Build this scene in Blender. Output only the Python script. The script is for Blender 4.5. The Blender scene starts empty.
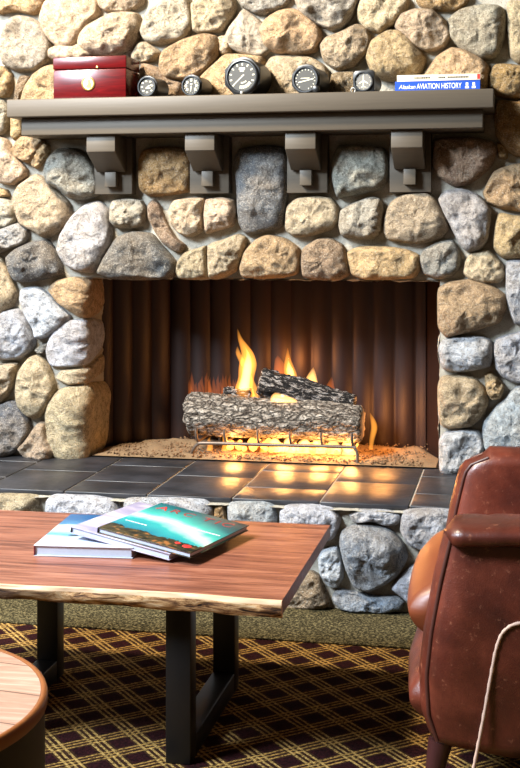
import bpy, bmesh, math, random
from mathutils import Vector, Matrix, noise

S = bpy.context.scene
COL = S.collection
R = math.radians
PI = math.pi

# ---------------------------------------------------------------- camera
cam_d = bpy.data.cameras.new('camera')
cam = bpy.data.objects.new('camera', cam_d)
COL.objects.link(cam)
cam.location = (.885, -4.443, 1.15)
cam.rotation_euler = (R(90), 0, R(11.4))
cam_d.sensor_width = 36
cam_d.lens = 1260 / 768 * 36
cam_d.shift_y = -148 / 768
cam_d.clip_start = .05
S.camera = cam

# ---------------------------------------------------------------- world, lights, exposure
w = bpy.data.worlds.new('world')
S.world = w
w.use_nodes = True
w.node_tree.nodes['Background'].inputs['Color'].default_value = (1.0, .74, .42, 1)
w.node_tree.nodes['Background'].inputs['Strength'].default_value = .10


def area(name, loc, target, size, energy, color, size_y=None):
    d = bpy.data.lights.new(name, 'AREA')
    d.energy = energy
    d.color = color
    d.size = size
    if size_y:
        d.shape = 'RECTANGLE'
        d.size_y = size_y
    o = bpy.data.objects.new(name, d)
    COL.objects.link(o)
    o.location = loc
    o.rotation_euler = (Vector(target) - Vector(loc)).to_track_quat('-Z', 'Y').to_euler()
    return o


area('window_light', (-2.7, -4.0, 3.7), (-.05, -.3, .6), 1.2, 670, (.74, .87, 1.0))
area('side_window_light', (-3.6, -2.5, 2.5), (.3, -.7, .5), 1.0, 80, (.80, .89, 1.0), 1.5)
area('ceiling_lamp', (-1.3, -1.6, 3.15), (0, 0, 1.6), .3, 215, (1.0, .86, .66))
S.view_settings.view_transform = 'Standard'
S.view_settings.look = 'None'
S.view_settings.gamma = 1
S.view_settings.exposure = 0
S.view_settings.use_curve_mapping = False


# ---------------------------------------------------------------- material helpers
def srgb(r, g, b):
    f = lambda v: (v / 255 / 12.92) if v / 255 <= .04045 else ((v / 255 + .055) / 1.055) ** 2.4
    return (f(r), f(g), f(b), 1)


class NT:
    def __init__(self, name):
        self.m = bpy.data.materials.new(name)
        self.m.use_nodes = True
        self.t = self.m.node_tree
        self.p = self.t.nodes.get('Principled BSDF')
        self.out = self.t.nodes.get('Material Output')

    def n(self, typ, **kw):
        o = self.t.nodes.new(typ)
        for k, v in kw.items():
            setattr(o, k, v)
        return o

    def link(self, a, b):
        self.t.links.new(a, b)

    def inp(self, node, name, v):
        s = node.inputs[name]
        if hasattr(v, 'node'):
            self.link(v, s)
        else:
            s.default_value = v

    def noise(self, scale, detail=4, rough=.6, vec=None, dist=0):
        o = self.n('ShaderNodeTexNoise')
        o.inputs['Scale'].default_value = scale
        o.inputs['Detail'].default_value = detail
        o.inputs['Roughness'].default_value = rough
        o.inputs['Distortion'].default_value = dist
        if vec is not None:
            self.link(vec, o.inputs['Vector'])
        return o.outputs['Fac']

    def coords(self, kind='Object', scale=None, rot=None):
        o = self.n('ShaderNodeTexCoord').outputs[kind]
        if scale or rot:
            mp = self.n('ShaderNodeMapping')
            if scale:
                mp.inputs['Scale'].default_value = scale
            if rot:
                mp.inputs['Rotation'].default_value = rot
            self.link(o, mp.inputs['Vector'])
            o = mp.outputs['Vector']
        return o

    def ramp(self, fac, stops, interp='LINEAR'):
        o = self.n('ShaderNodeValToRGB')
        o.color_ramp.interpolation = interp
        e = o.color_ramp.elements
        while len(e) < len(stops):
            e.new(.5)
        for i, (p, c) in enumerate(stops):
            e[i].position = p
            e[i].color = c if len(c) == 4 else (*c, 1)
        self.link(fac, o.inputs['Fac'])
        return o.outputs['Color']

    def mix(self, fac, a, b, mode='MIX'):
        o = self.n('ShaderNodeMix', data_type='RGBA', blend_type=mode)
        for i, v in ((0, fac), (6, a), (7, b)):
            if hasattr(v, 'node'):
                self.link(v, o.inputs[i])
            else:
                o.inputs[i].default_value = v
        return o.outputs[2]

    def math(self, op, a, b=0., clamp=False):
        o = self.n('ShaderNodeMath', operation=op, use_clamp=clamp)
        for i, v in ((0, a), (1, b)):
            if hasattr(v, 'node'):
                self.link(v, o.inputs[i])
            else:
                o.inputs[i].default_value = v
        return o.outputs[0]

    def bump(self, h, strength=.5, dist=.01):
        o = self.n('ShaderNodeBump')
        o.inputs['Strength'].default_value = strength
        o.inputs['Distance'].default_value = dist
        self.link(h, o.inputs['Height'])
        self.link(o.outputs['Normal'], self.p.inputs['Normal'])

    def done(self, color=None, rough=None, metal=None, spec=None, coat=None):
        if color is not None:
            self.inp(self.p, 'Base Color', color)
        if rough is not None:
            self.inp(self.p, 'Roughness', rough)
        if metal is not None:
            self.inp(self.p, 'Metallic', metal)
        if spec is not None:
            self.inp(self.p, 'Specular IOR Level', spec)
        if coat is not None:
            self.inp(self.p, 'Coat Weight', coat)
        return self.m


def plain(name, col, rough=.5, metal=0, var=.15, scale=40, bump=0, spec=.5):
    """one colour, gently mottled"""
    k = NT(name)
    v = k.coords()
    nz = k.noise(scale, 4, .6, v)
    c = k.mix(k.math('MULTIPLY', nz, var), col, tuple(x * .4 for x in col[:3]) + (1,))
    if bump:
        k.bump(nz, bump, .003)
    return k.done(c, rough, metal, spec)


def emit(name, col, strength):
    k = NT(name)
    k.inp(k.p, 'Base Color', (0, 0, 0, 1))
    k.inp(k.p, 'Emission Color', col)
    k.inp(k.p, 'Emission Strength', strength)
    return k.m


M = {}
# field stones: every stone carries its own colour, mottled and speckled here
k = NT('field_stone')
at = k.n('ShaderNodeAttribute', attribute_name='stone_colour').outputs['Color']
v = k.coords()
big = k.noise(9, 5, .6, v)
mid = k.noise(38, 6, .65, v, .4)
fine = k.noise(190, 4, .7, v)
c = k.mix(k.ramp(big, [(.38, (0, 0, 0)), (.66, (1, 1, 1))]), at, k.mix(.35, at, srgb(200, 172, 134)))
c = k.mix(k.ramp(mid, [(.38, (.62, .62, .62)), (.58, (0, 0, 0))]), c, k.mix(.75, c, srgb(66, 55, 44)))
c = k.mix(k.ramp(fine, [(.54, (0, 0, 0)), (.66, (.6, .6, .6))]), c, srgb(222, 212, 196))
c = k.mix(k.ramp(fine, [(.33, (.8, .8, .8)), (.44, (0, 0, 0))]), c, srgb(48, 42, 36))
hh = k.math('ADD', k.math('MULTIPLY', mid, 1.0), k.math('MULTIPLY', fine, .45))
k.bump(hh, 1, .028)
M['stone'] = k.done(c, .8, spec=.25)

k = NT('mortar')
v = k.coords()
a = k.noise(60, 5, .7, v)
b = k.noise(260, 3, .7, v)
c = k.mix(a, srgb(150, 144, 131), srgb(196, 189, 175))
c = k.mix(k.ramp(b, [(.34, (.5, .5, .5)), (.46, (0, 0, 0))]), c, srgb(96, 88, 76))
k.bump(k.math('ADD', a, k.math('MULTIPLY', b, .6)), .8, .008)
M['mortar'] = k.done(c, .95, spec=.1)

# painted taupe timber
k = NT('taupe_paint')
v = k.coords(scale=(3, 60, 60))
g = k.noise(2, 4, .6, v)
c = k.mix(g, srgb(76, 68, 58), srgb(90, 81, 69))
k.bump(g, .12, .002)
M['taupe'] = k.done(c, .5, spec=.35)

# slate tiles and grout
k = NT('black_slate')
v = k.coords()
a = k.noise(6, 5, .6, v)
b = k.noise(30, 5, .6, v)
c = k.mix(k.ramp(a, [(.4, (0, 0, 0)), (.65, (1, 1, 1))]), srgb(30, 31, 35), srgb(52, 52, 57))
k.bump(k.math('ADD', a, k.math('MULTIPLY', b, .3)), .3, .005)
M['slate'] = k.done(c, k.math('ADD', k.math('MULTIPLY', b, .3), .27), spec=.6)
M['grout'] = plain('grout', srgb(168, 160, 150), .9, var=.5)

# firebox liner
k = NT('firebox_liner')
v = k.coords(scale=(8, 8, 1.2))
a = k.noise(3, 5, .6, v)
c = k.mix(a, srgb(22, 11, 8), srgb(52, 28, 19))
k.bump(a, .15, .004)
M['liner'] = k.done(c, .5, .3, spec=.5)
M['sand'] = plain('ember_sand', srgb(140, 112, 80), .95, var=.9, scale=160, bump=.8)
M['granule'] = plain('lava_granule', srgb(128, 98, 68), .9, var=.9, scale=90)
M['iron'] = plain('grate_iron', srgb(120, 104, 92), .5, .6, var=.5)

# logs
k = NT('ashy_bark')
v = k.coords(scale=(15, 34, 34))
vo = k.n('ShaderNodeTexVoronoi', feature='DISTANCE_TO_EDGE')
vo.inputs['Scale'].default_value = 1.6
nzc = k.n('ShaderNodeTexNoise')
nzc.inputs['Scale'].default_value = 2.5
nzc.inputs['Detail'].default_value = 5
k.link(v, nzc.inputs['Vector'])
wp = k.mix(.5, v, k.mix(1.0, v, nzc.outputs['Color'], 'ADD'))
k.link(wp, vo.inputs['Vector'])
a = k.noise(1.6, 6, .7, v, .6)
fine = k.noise(110, 4, .7, k.coords())
c = k.ramp(a, [(.36, srgb(104, 93, 84)), (.5, srgb(156, 144, 131)), (.64, srgb(196, 184, 170))])
c = k.mix(k.ramp(vo.outputs['Distance'], [(.01, (.75, .75, .75)), (.12, (0, 0, 0))]), c, srgb(44, 37, 33))
c = k.mix(k.ramp(fine, [(.36, (.9, .9, .9)), (.5, (0, 0, 0))]), c, srgb(44, 36, 32))
k.bump(k.math('ADD', k.math('ADD', a, k.math('MINIMUM', k.math('MULTIPLY', vo.outputs['Distance'], 4), .8)), k.math('MULTIPLY', fine, .4)), 1, .014)
M['ash_bark'] = k.done(c, .9, spec=.15)
k = NT('charred_wood')
v = k.coords(scale=(20, 60, 60))
a = k.noise(1.4, 6, .75, v, .8)
c = k.ramp(a, [(.45, srgb(13, 10, 9)), (.53, srgb(44, 36, 32)), (.58, srgb(200, 190, 182)), (.64, srgb(48, 40, 36))])
k.bump(a, 1, .02)
M['char'] = k.done(c, .7, spec=.35)
M['ash_end'] = plain('ashy_log_end', srgb(168, 150, 134), .95, var=.9, scale=60, bump=.6)


def flame_mat(name, col, strength):
    m = bpy.data.materials.new(name)
    m.use_nodes = True
    t = m.node_tree
    t.nodes.remove(t.nodes['Principled BSDF'])
    e = t.nodes.new('ShaderNodeEmission')
    e.inputs['Color'].default_value = (*col, 1)
    e.inputs['Strength'].default_value = strength
    t.links.new(e.outputs[0], t.nodes['Material Output'].inputs['Volume'])
    return m


M['flame'] = flame_mat('burning_gas', (1.0, .36, .045), 75)
M['flame_soft'] = flame_mat('thin_burning_gas', (1.0, .22, .04), 14)
M['flame_hot'] = flame_mat('hot_burning_gas', (1.0, .50, .14), 110)
M['flame_core'] = flame_mat('hot_flame_core', (1.0, .72, .22), 130)
M['ember'] = emit('glowing_ember', (1.0, .30, .05, 1), 5)

# plaid carpet, woven on the diagonal
k = NT('plaid_carpet')
sep = k.n('ShaderNodeSeparateXYZ')
k.link(k.coords(rot=(0, 0, R(48.8))), sep.inputs[0])
fuzz = k.noise(120, 3, .85, k.coords())
fz = k.math('MULTIPLY', k.math('SUBTRACT', fuzz, .5), .05)
X, Y, Z = sep.outputs


def stripes(coord, off):
    return k.math('FRACT', k.math('ADD', k.math('MULTIPLY', coord, 1 / .0915), k.math('ADD', fz, off)))


fa = stripes(X, 10.1)
fb = stripes(Y, 10.35)
BK = (0, 0, 0)
LN = (1, 1, 1)
line = [(0, BK), (.50, LN), (.57, BK), (.65, LN), (.715, BK), (.81, LN), (.88, BK)]
band = [(0, BK), (.44, (.55, .55, .55)), (.95, BK)]
la, lb = k.ramp(fa, line, 'CONSTANT'), k.ramp(fb, line, 'CONSTANT')
ba, bb = k.ramp(fa, band, 'CONSTANT'), k.ramp(fb, band, 'CONSTANT')
big = k.noise(14, 3, .6, k.coords())
dark = k.mix(big, srgb(26, 12, 14), srgb(64, 26, 28))
c = k.mix(ba, dark, srgb(74, 50, 32))
c = k.mix(bb, c, srgb(78, 54, 33))
c = k.mix(k.math('MULTIPLY', la, .8), c, srgb(200, 154, 82))
c = k.mix(k.math('MULTIPLY', lb, .8), c, srgb(212, 170, 98))
c = k.mix(k.ramp(fuzz, [(.40, (.9, .9, .9)), (.58, BK)]), c, srgb(18, 10, 9))
k.bump(fuzz, .8, .006)
M['plaid'] = k.done(c, 1, spec=.05)
k = NT('tweed_carpet')
a = k.noise(130, 3, .85, k.coords())
c = k.ramp(a, [(.36, srgb(20, 18, 12)), (.5, srgb(64, 57, 38)), (.64, srgb(138, 124, 88))])
k.bump(a, .9, .006)
M['tweed'] = k.done(c, 1, spec=.05)

# timber of the coffee table and the drum table
k = NT('oiled_tabletop')
v = k.coords(scale=(1.4, 17, 17))
a = k.noise(2.2, 6, .6, v, 1.2)
b = k.noise(9, 4, .6, k.coords(scale=(2, 40, 40)))
c = k.ramp(a, [(.30, srgb(84, 44, 34)), (.5, srgb(138, 84, 64)), (.68, srgb(172, 116, 92))])
c = k.mix(k.math('MULTIPLY', b, .35), c, srgb(78, 38, 26))
M['table_wood'] = k.done(c, k.math('ADD', k.math('MULTIPLY', b, .15), .26), spec=.5)
k = NT('live_edge_bark')
v = k.coords(scale=(6, 14, 30))
a = k.noise(2.4, 6, .7, v, .8)
c = k.ramp(a, [(.36, srgb(40, 24, 15)), (.44, srgb(120, 80, 48)), (.52, srgb(190, 144, 96)), (.64, srgb(216, 186, 146))])
sx = k.n('ShaderNodeSeparateXYZ')
k.link(k.coords(), sx.inputs[0])
xr = k.math('ADD', k.math('MULTIPLY', sx.outputs[0], 2.2), k.noise(5, 3, .6, k.coords()))
c = k.mix(k.ramp(xr, [(.40, (.75, .75, .75)), (.75, (0, 0, 0))]), c, srgb(58, 38, 26))
k.bump(a, .6, .008)
M['bark_edge'] = k.done(c, .7, spec=.3)
k = NT('sapwood')
a = k.noise(2, 5, .6, k.coords(scale=(4, 60, 60)))
c = k.mix(a, srgb(206, 166, 132), srgb(226, 190, 152))
M['sapwood'] = k.done(c, .45, spec=.4)
M['black_steel'] = plain('black_steel', srgb(22, 20, 20), .42, .2, var=.3)
k = NT('drum_planks')
v = k.coords(scale=(3, 26, 26), rot=(0, 0, R(8)))
a = k.noise(2, 6, .6, v, 1.0)
sp = k.n('ShaderNodeSeparateXYZ')
k.link(k.coords(rot=(0, 0, R(8))), sp.inputs[0])
pl = k.math('FRACT', k.math('MULTIPLY', sp.outputs[1], 9))
pid = k.math('FLOOR', k.math('MULTIPLY', sp.outputs[1], 9))
wn = k.n('ShaderNodeTexWhiteNoise', noise_dimensions='1D')
k.link(pid, wn.inputs['W'])
c = k.ramp(a, [(.3, srgb(150, 112, 92)), (.55, srgb(182, 144, 122)), (.7, srgb(206, 176, 156))])
c = k.mix(k.math('MULTIPLY', wn.outputs['Value'], .4), c, srgb(146, 104, 84))
c = k.mix(k.ramp(pl, [(0, (.8, .8, .8)), (.025, (0, 0, 0))], 'CONSTANT'), c, srgb(70, 44, 32))
M['drum_wood'] = k.done(c, .4, spec=.4)
M['drum_rim'] = plain('drum_rim_wood', srgb(150, 84, 34), .4, var=.7, scale=20)
M['drum_metal'] = plain('drum_side_metal', srgb(38, 30, 25), .55, .3, var=.6, scale=14)

# leather
k = NT('brown_leather')
v = k.coords()
a = k.noise(7, 5, .6, v)
b = k.noise(60, 5, .7, v)
vo = k.n('ShaderNodeTexVoronoi')
vo.inputs['Scale'].default_value = 300
k.link(v, vo.inputs['Vector'])
c = k.ramp(a, [(.3, srgb(52, 20, 14)), (.5, srgb(80, 33, 22)), (.72, srgb(112, 52, 36))])
c = k.mix(k.ramp(b, [(.60, (0, 0, 0)), (.74, (.5, .5, .5))]), c, srgb(176, 112, 82))
k.bump(k.math('ADD', k.math('MULTIPLY', vo.outputs['Distance'], .5), k.math('MULTIPLY', b, .6)), .16, .003)
M['leather'] = k.done(c, k.math('ADD', k.math('MULTIPLY', b, .16), .27), spec=.55)
M['warm_lit_leather'] = plain('warm_lit_leather', srgb(116, 56, 30), .42, var=.35, scale=9)  # seat cushion leather, orange of the warm light put into its colour
M['piping'] = plain('piping_leather', srgb(72, 34, 26), .45, var=.4)
M['cord'] = plain('pale_cord', srgb(206, 170, 150), .7, var=.5, scale=200)
M['leg_wood'] = plain('dark_leg_wood', srgb(62, 30, 30), .35, var=.4)

# small things
k = NT('mahogany_lacquer')
a = k.noise(2.5, 5, .6, k.coords(scale=(4, 40, 40)), .8)
c = k.ramp(a, [(.3, srgb(60, 4, 6)), (.6, srgb(84, 6, 9)), (.78, srgb(104, 12, 14))])
M['mahogany'] = k.done(c, .25, spec=.5)
M['brass'] = plain('brass', srgb(206, 168, 96), .3, .8, var=.3)
M['cream_enamel'] = plain('cream_enamel', srgb(236, 222, 178), .4)
M['green_enamel'] = plain('green_enamel', srgb(150, 150, 70), .4)
M['gauge_black'] = plain('gauge_black_paint', srgb(15, 15, 16), .4, var=.3)
M['gauge_ring'] = plain('gauge_bezel_paint', srgb(20, 20, 21), .35, var=.3)
M['dial'] = plain('dial_face', srgb(50, 48, 43), .6, var=.3)
M['dial_grey'] = plain('grey_dial_face', srgb(104, 100, 94), .6, var=.3)
M['lume'] = plain('dial_paint', srgb(226, 218, 190), .6, var=.1)
M['steel'] = plain('bright_steel', srgb(186, 182, 174), .3, .7)
M['pages'] = plain('book_pages', srgb(226, 220, 208), .8, var=.3, scale=120)
M['pages_pale'] = plain('pale_book_pages', srgb(190, 196, 210), .8, var=.25, scale=120)
M['cream_cover'] = plain('cream_cover', srgb(226, 212, 182), .5)
M['blue_cover'] = plain('blue_cover', srgb(28, 74, 172), .4, var=.2)
M['white_ink'] = plain('white_ink', srgb(238, 236, 230), .5, var=.05)
M['red_ink'] = plain('red_ink', srgb(190, 44, 40), .5, var=.1)
M['rust_ink'] = plain('rust_ink', srgb(150, 52, 42), .5, var=.1)
M['dark_ink'] = plain('dark_ink', srgb(40, 36, 40), .5, var=.1)
M['navy_cover'] = plain('navy_cover', srgb(20, 24, 44), .35, var=.2)
M['maroon_spine'] = plain('maroon_spine', srgb(116, 36, 48), .4, var=.2)

# printed covers (x across the cover, y up the cover, in metres from the cover's centre)
k = NT('aurora_cover')
sp = k.n('ShaderNodeSeparateXYZ')
k.link(k.coords(), sp.inputs[0])
x, y = sp.outputs[0], sp.outputs[1]
nz = k.noise(9, 4, .6, k.coords())
wv = k.math('ADD', k.math('SUBTRACT', y, k.math('MULTIPLY', x, -.30)), k.math('MULTIPLY', nz, .10))
aur = k.math('ADD', wv, k.math('MULTIPLY', k.math('MULTIPLY', x, x), 2.2))
c = k.ramp(k.math('ADD', k.math('MULTIPLY', aur, 2.2), .42), [(.10, srgb(8, 60, 92)), (.30, srgb(14, 104, 122)), (.46, srgb(40, 150, 150)), (.56, srgb(196, 228, 200)), (.64, srgb(70, 176, 164)), (.80, srgb(16, 96, 104)), (.98, srgb(10, 52, 62))])
ln = k.math('ADD', k.math('ADD', y, .097), k.math('MULTIPLY', k.math('SUBTRACT', k.noise(34, 4, .7, k.coords()), .5), .07))
c = k.mix(k.math('LESS_THAN', ln, 0), c, k.ramp(k.noise(40, 4, .6, k.coords()), [(.4, srgb(16, 18, 14)), (.56, srgb(58, 50, 26)), (.64, srgb(140, 88, 44))]))
M['aurora'] = k.done(c, .38, spec=.5)
k = NT('lavender_cover')
a = k.noise(5, 4, .6, k.coords(scale=(1, 3, 1)), .6)
c = k.ramp(a, [(.35, srgb(128, 124, 156)), (.52, srgb(176, 168, 190)), (.66, srgb(206, 198, 206))])
M['lavender'] = k.done(c, .3, spec=.5)
k = NT('coast_cover')
sp = k.n('ShaderNodeSeparateXYZ')
k.link(k.coords(), sp.inputs[0])
nz = k.noise(12, 4, .6, k.coords())
h = k.math('ADD', k.math('MULTIPLY', sp.outputs[1], 3.0), k.math('ADD', k.math('MULTIPLY', nz, .16), .50))
c = k.ramp(h, [(.0, srgb(202, 202, 212)), (.30, srgb(186, 198, 210)), (.40, srgb(70, 140, 176)), (.58, srgb(196, 208, 198)), (.68, srgb(232, 232, 214)), (.74, srgb(60, 126, 170)), (.9, srgb(24, 88, 140))])
M['coast'] = k.done(c, .3, spec=.5)


# ---------------------------------------------------------------- mesh helpers
def mesh_obj(name, bm, mats, parent=None, smooth=False, loc=None, sharp=48):
    me = bpy.data.meshes.new(name)
    bmesh.ops.recalc_face_normals(bm, faces=bm.faces)
    bm.to_mesh(me)
    bm.free()
    for m in (mats if isinstance(mats, (list, tuple)) else [mats]):
        me.materials.append(m)
    if smooth:
        for p in me.polygons:
            p.use_smooth = True
    if sharp:
        me.set_sharp_from_angle(angle=R(sharp))
    o = bpy.data.objects.new(name, me)
    COL.objects.link(o)
    if parent:
        o.parent = parent
    if loc:
        o.location = loc
    return o


def empty(name, loc=(0, 0, 0), rot=(0, 0, 0)):
    o = bpy.data.objects.new(name, None)
    o.empty_display_size = .05
    COL.objects.link(o)
    o.location = loc
    o.rotation_euler = rot
    return o


def tag(o, label, cat, group=None, kind=None):
    o['label'] = label
    o['category'] = cat
    if group:
        o['group'] = group
    if kind:
        o['kind'] = kind
    return o


def structure(o):
    o['kind'] = 'structure'
    return o


def box(bm, lo, hi, bevel=0, mi=0, seg=2):
    b2 = bmesh.new()
    bmesh.ops.create_cube(b2, size=1)
    sz = [hi[i] - lo[i] for i in range(3)]
    ce = [(hi[i] + lo[i]) / 2 for i in range(3)]
    bmesh.ops.scale(b2, vec=sz, verts=b2.verts)
    bmesh.ops.translate(b2, vec=ce, verts=b2.verts)
    if bevel:
        bmesh.ops.bevel(b2, geom=list(b2.edges), offset=bevel, segments=seg, affect='EDGES', profile=.5)
    merge(bm, b2, mi)


def merge(bm, b2, mi=0, mat=None):
    if mat is not None:
        bmesh.ops.transform(b2, matrix=mat, verts=b2.verts)
    vs = [bm.verts.new(v.co) for v in b2.verts]
    b2.verts.index_update()
    for f in b2.faces:
        try:
            nf = bm.faces.new([vs[v.index] for v in f.verts])
            nf.material_index = mi
            nf.smooth = f.smooth
        except ValueError:
            pass
    b2.free()


def prism(bm, poly, d0, d1, axis='y', bevel=0, mi=0):
    """poly: list of 2D points; extruded along axis between d0 and d1"""
    def P(a, b, d):
        return {'y': (a, d, b), 'x': (d, a, b), 'z': (a, b, d)}[axis]
    b2 = bmesh.new()
    v0 = [b2.verts.new(P(a, b, d0)) for a, b in poly]
    v1 = [b2.verts.new(P(a, b, d1)) for a, b in poly]
    n = len(poly)
    b2.faces.new(v0)
    b2.faces.new(v1[::-1])
    for i in range(n):
        b2.faces.new((v0[i], v1[i], v1[(i + 1) % n], v0[(i + 1) % n]))
    bmesh.ops.recalc_face_normals(b2, faces=b2.faces)
    if bevel:
        bmesh.ops.bevel(b2, geom=list(b2.edges), offset=bevel, segments=2, affect='EDGES', profile=.5)
    merge(bm, b2, mi)


def tube(bm, pts, rad, n=10, mi=0, closed=False):
    """round bar along a path, radius constant or per point"""
    pts = [Vector(p) for p in pts]
    m = len(pts)
    rr = rad if isinstance(rad, (list, tuple)) else [rad] * m
    rings = []
    up = Vector((0, 0, 1))
    prev = None
    for i, p in enumerate(pts):
        if closed:
            t = (pts[(i + 1) % m] - pts[i - 1]).normalized()
        else:
            t = (pts[min(i + 1, m - 1)] - pts[max(i - 1, 0)]).normalized()
        if prev is None:
            a = t.cross(up)
            if a.length < .1:
                a = t.cross(Vector((1, 0, 0)))
        else:
            a = prev - t * prev.dot(t)
        a.normalize()
        prev = a
        b = t.cross(a)
        ring = []
        for j in range(n):
            q = 2 * PI * j / n
            ring.append(bm.verts.new(p + (a * math.cos(q) + b * math.sin(q)) * rr[i]))
        rings.append(ring)
    for i in range(m if closed else m - 1):
        r0, r1 = rings[i], rings[(i + 1) % m]
        for j in range(n):
            f = bm.faces.new((r0[j], r0[(j + 1) % n], r1[(j + 1) % n], r1[j]))
            f.material_index = mi
            f.smooth = True
    if not closed:
        for ring in (rings[0], rings[-1][::-1]):
            f = bm.faces.new(ring)
            f.material_index = mi


def lathe(bm, prof, n=40, mi=0, mat=None, smooth=True):
    """prof: (radius, height) pairs about +Z"""
    b2 = bmesh.new()
    rings = []
    for r, z in prof:
        if r < 1e-6:
            rings.append([b2.verts.new((0, 0, z))])
        else:
            rings.append([b2.verts.new((r * math.cos(2 * PI * j / n), r * math.sin(2 * PI * j / n), z)) for j in range(n)])
    for a, b in zip(rings, rings[1:]):
        for j in range(n):
            jj = (j + 1) % n
            if len(a) == 1 and len(b) == 1:
                continue
            if len(a) == 1:
                f = b2.faces.new((a[0], b[j], b[jj]))
            elif len(b) == 1:
                f = b2.faces.new((a[j], a[jj], b[0]))
            else:
                f = b2.faces.new((a[j], a[jj], b[jj], b[j]))
            f.smooth = smooth
    merge(bm, b2, mi, mat)


def text_obj(name, body, size, mat, parent, loc, rot, extrude=.0006, width=None, align='LEFT', shear=0):
    cu = bpy.data.curves.new(name, 'FONT')
    cu.body = body
    cu.size = size
    cu.extrude = extrude
    cu.align_x = align
    cu.shear = shear
    t = bpy.data.objects.new(name + '_tmp', cu)
    COL.objects.link(t)
    bpy.context.view_layer.update()
    me = bpy.data.meshes.new_from_object(t.evaluated_get(bpy.context.evaluated_depsgraph_get()))
    bpy.data.objects.remove(t)
    me.materials.clear()
    me.materials.append(mat)
    if width:
        xs = [v.co.x for v in me.vertices]
        s = width / (max(xs) - min(xs))
        x0 = min(xs)
        for v in me.vertices:
            v.co.x = (v.co.x - x0) * s
    o = bpy.data.objects.new(name, me)
    COL.objects.link(o)
    o.parent = parent
    o.location = loc
    o.rotation_euler = rot
    return o


def catmull(pts, sub=6, closed=True):
    out = []
    n = len(pts)
    rng = range(n) if closed else range(n - 1)
    for i in rng:
        if closed:
            p0, p1, p2, p3 = pts[i - 1], pts[i], pts[(i + 1) % n], pts[(i + 2) % n]
        else:
            p0, p1, p2, p3 = pts[max(i - 1, 0)], pts[i], pts[i + 1], pts[min(i + 2, n - 1)]
        for k_ in range(sub):
            t = k_ / sub
            out.append(tuple(.5 * (2 * p1[d] + (p2[d] - p0[d]) * t + (2 * p0[d] - 5 * p1[d] + 4 * p2[d] - p3[d]) * t * t
                                   + (3 * p1[d] - p0[d] - 3 * p2[d] + p3[d]) * t ** 3) for d in range(len(p1))))
    if not closed:
        out.append(tuple(pts[-1]))
    return out


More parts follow.
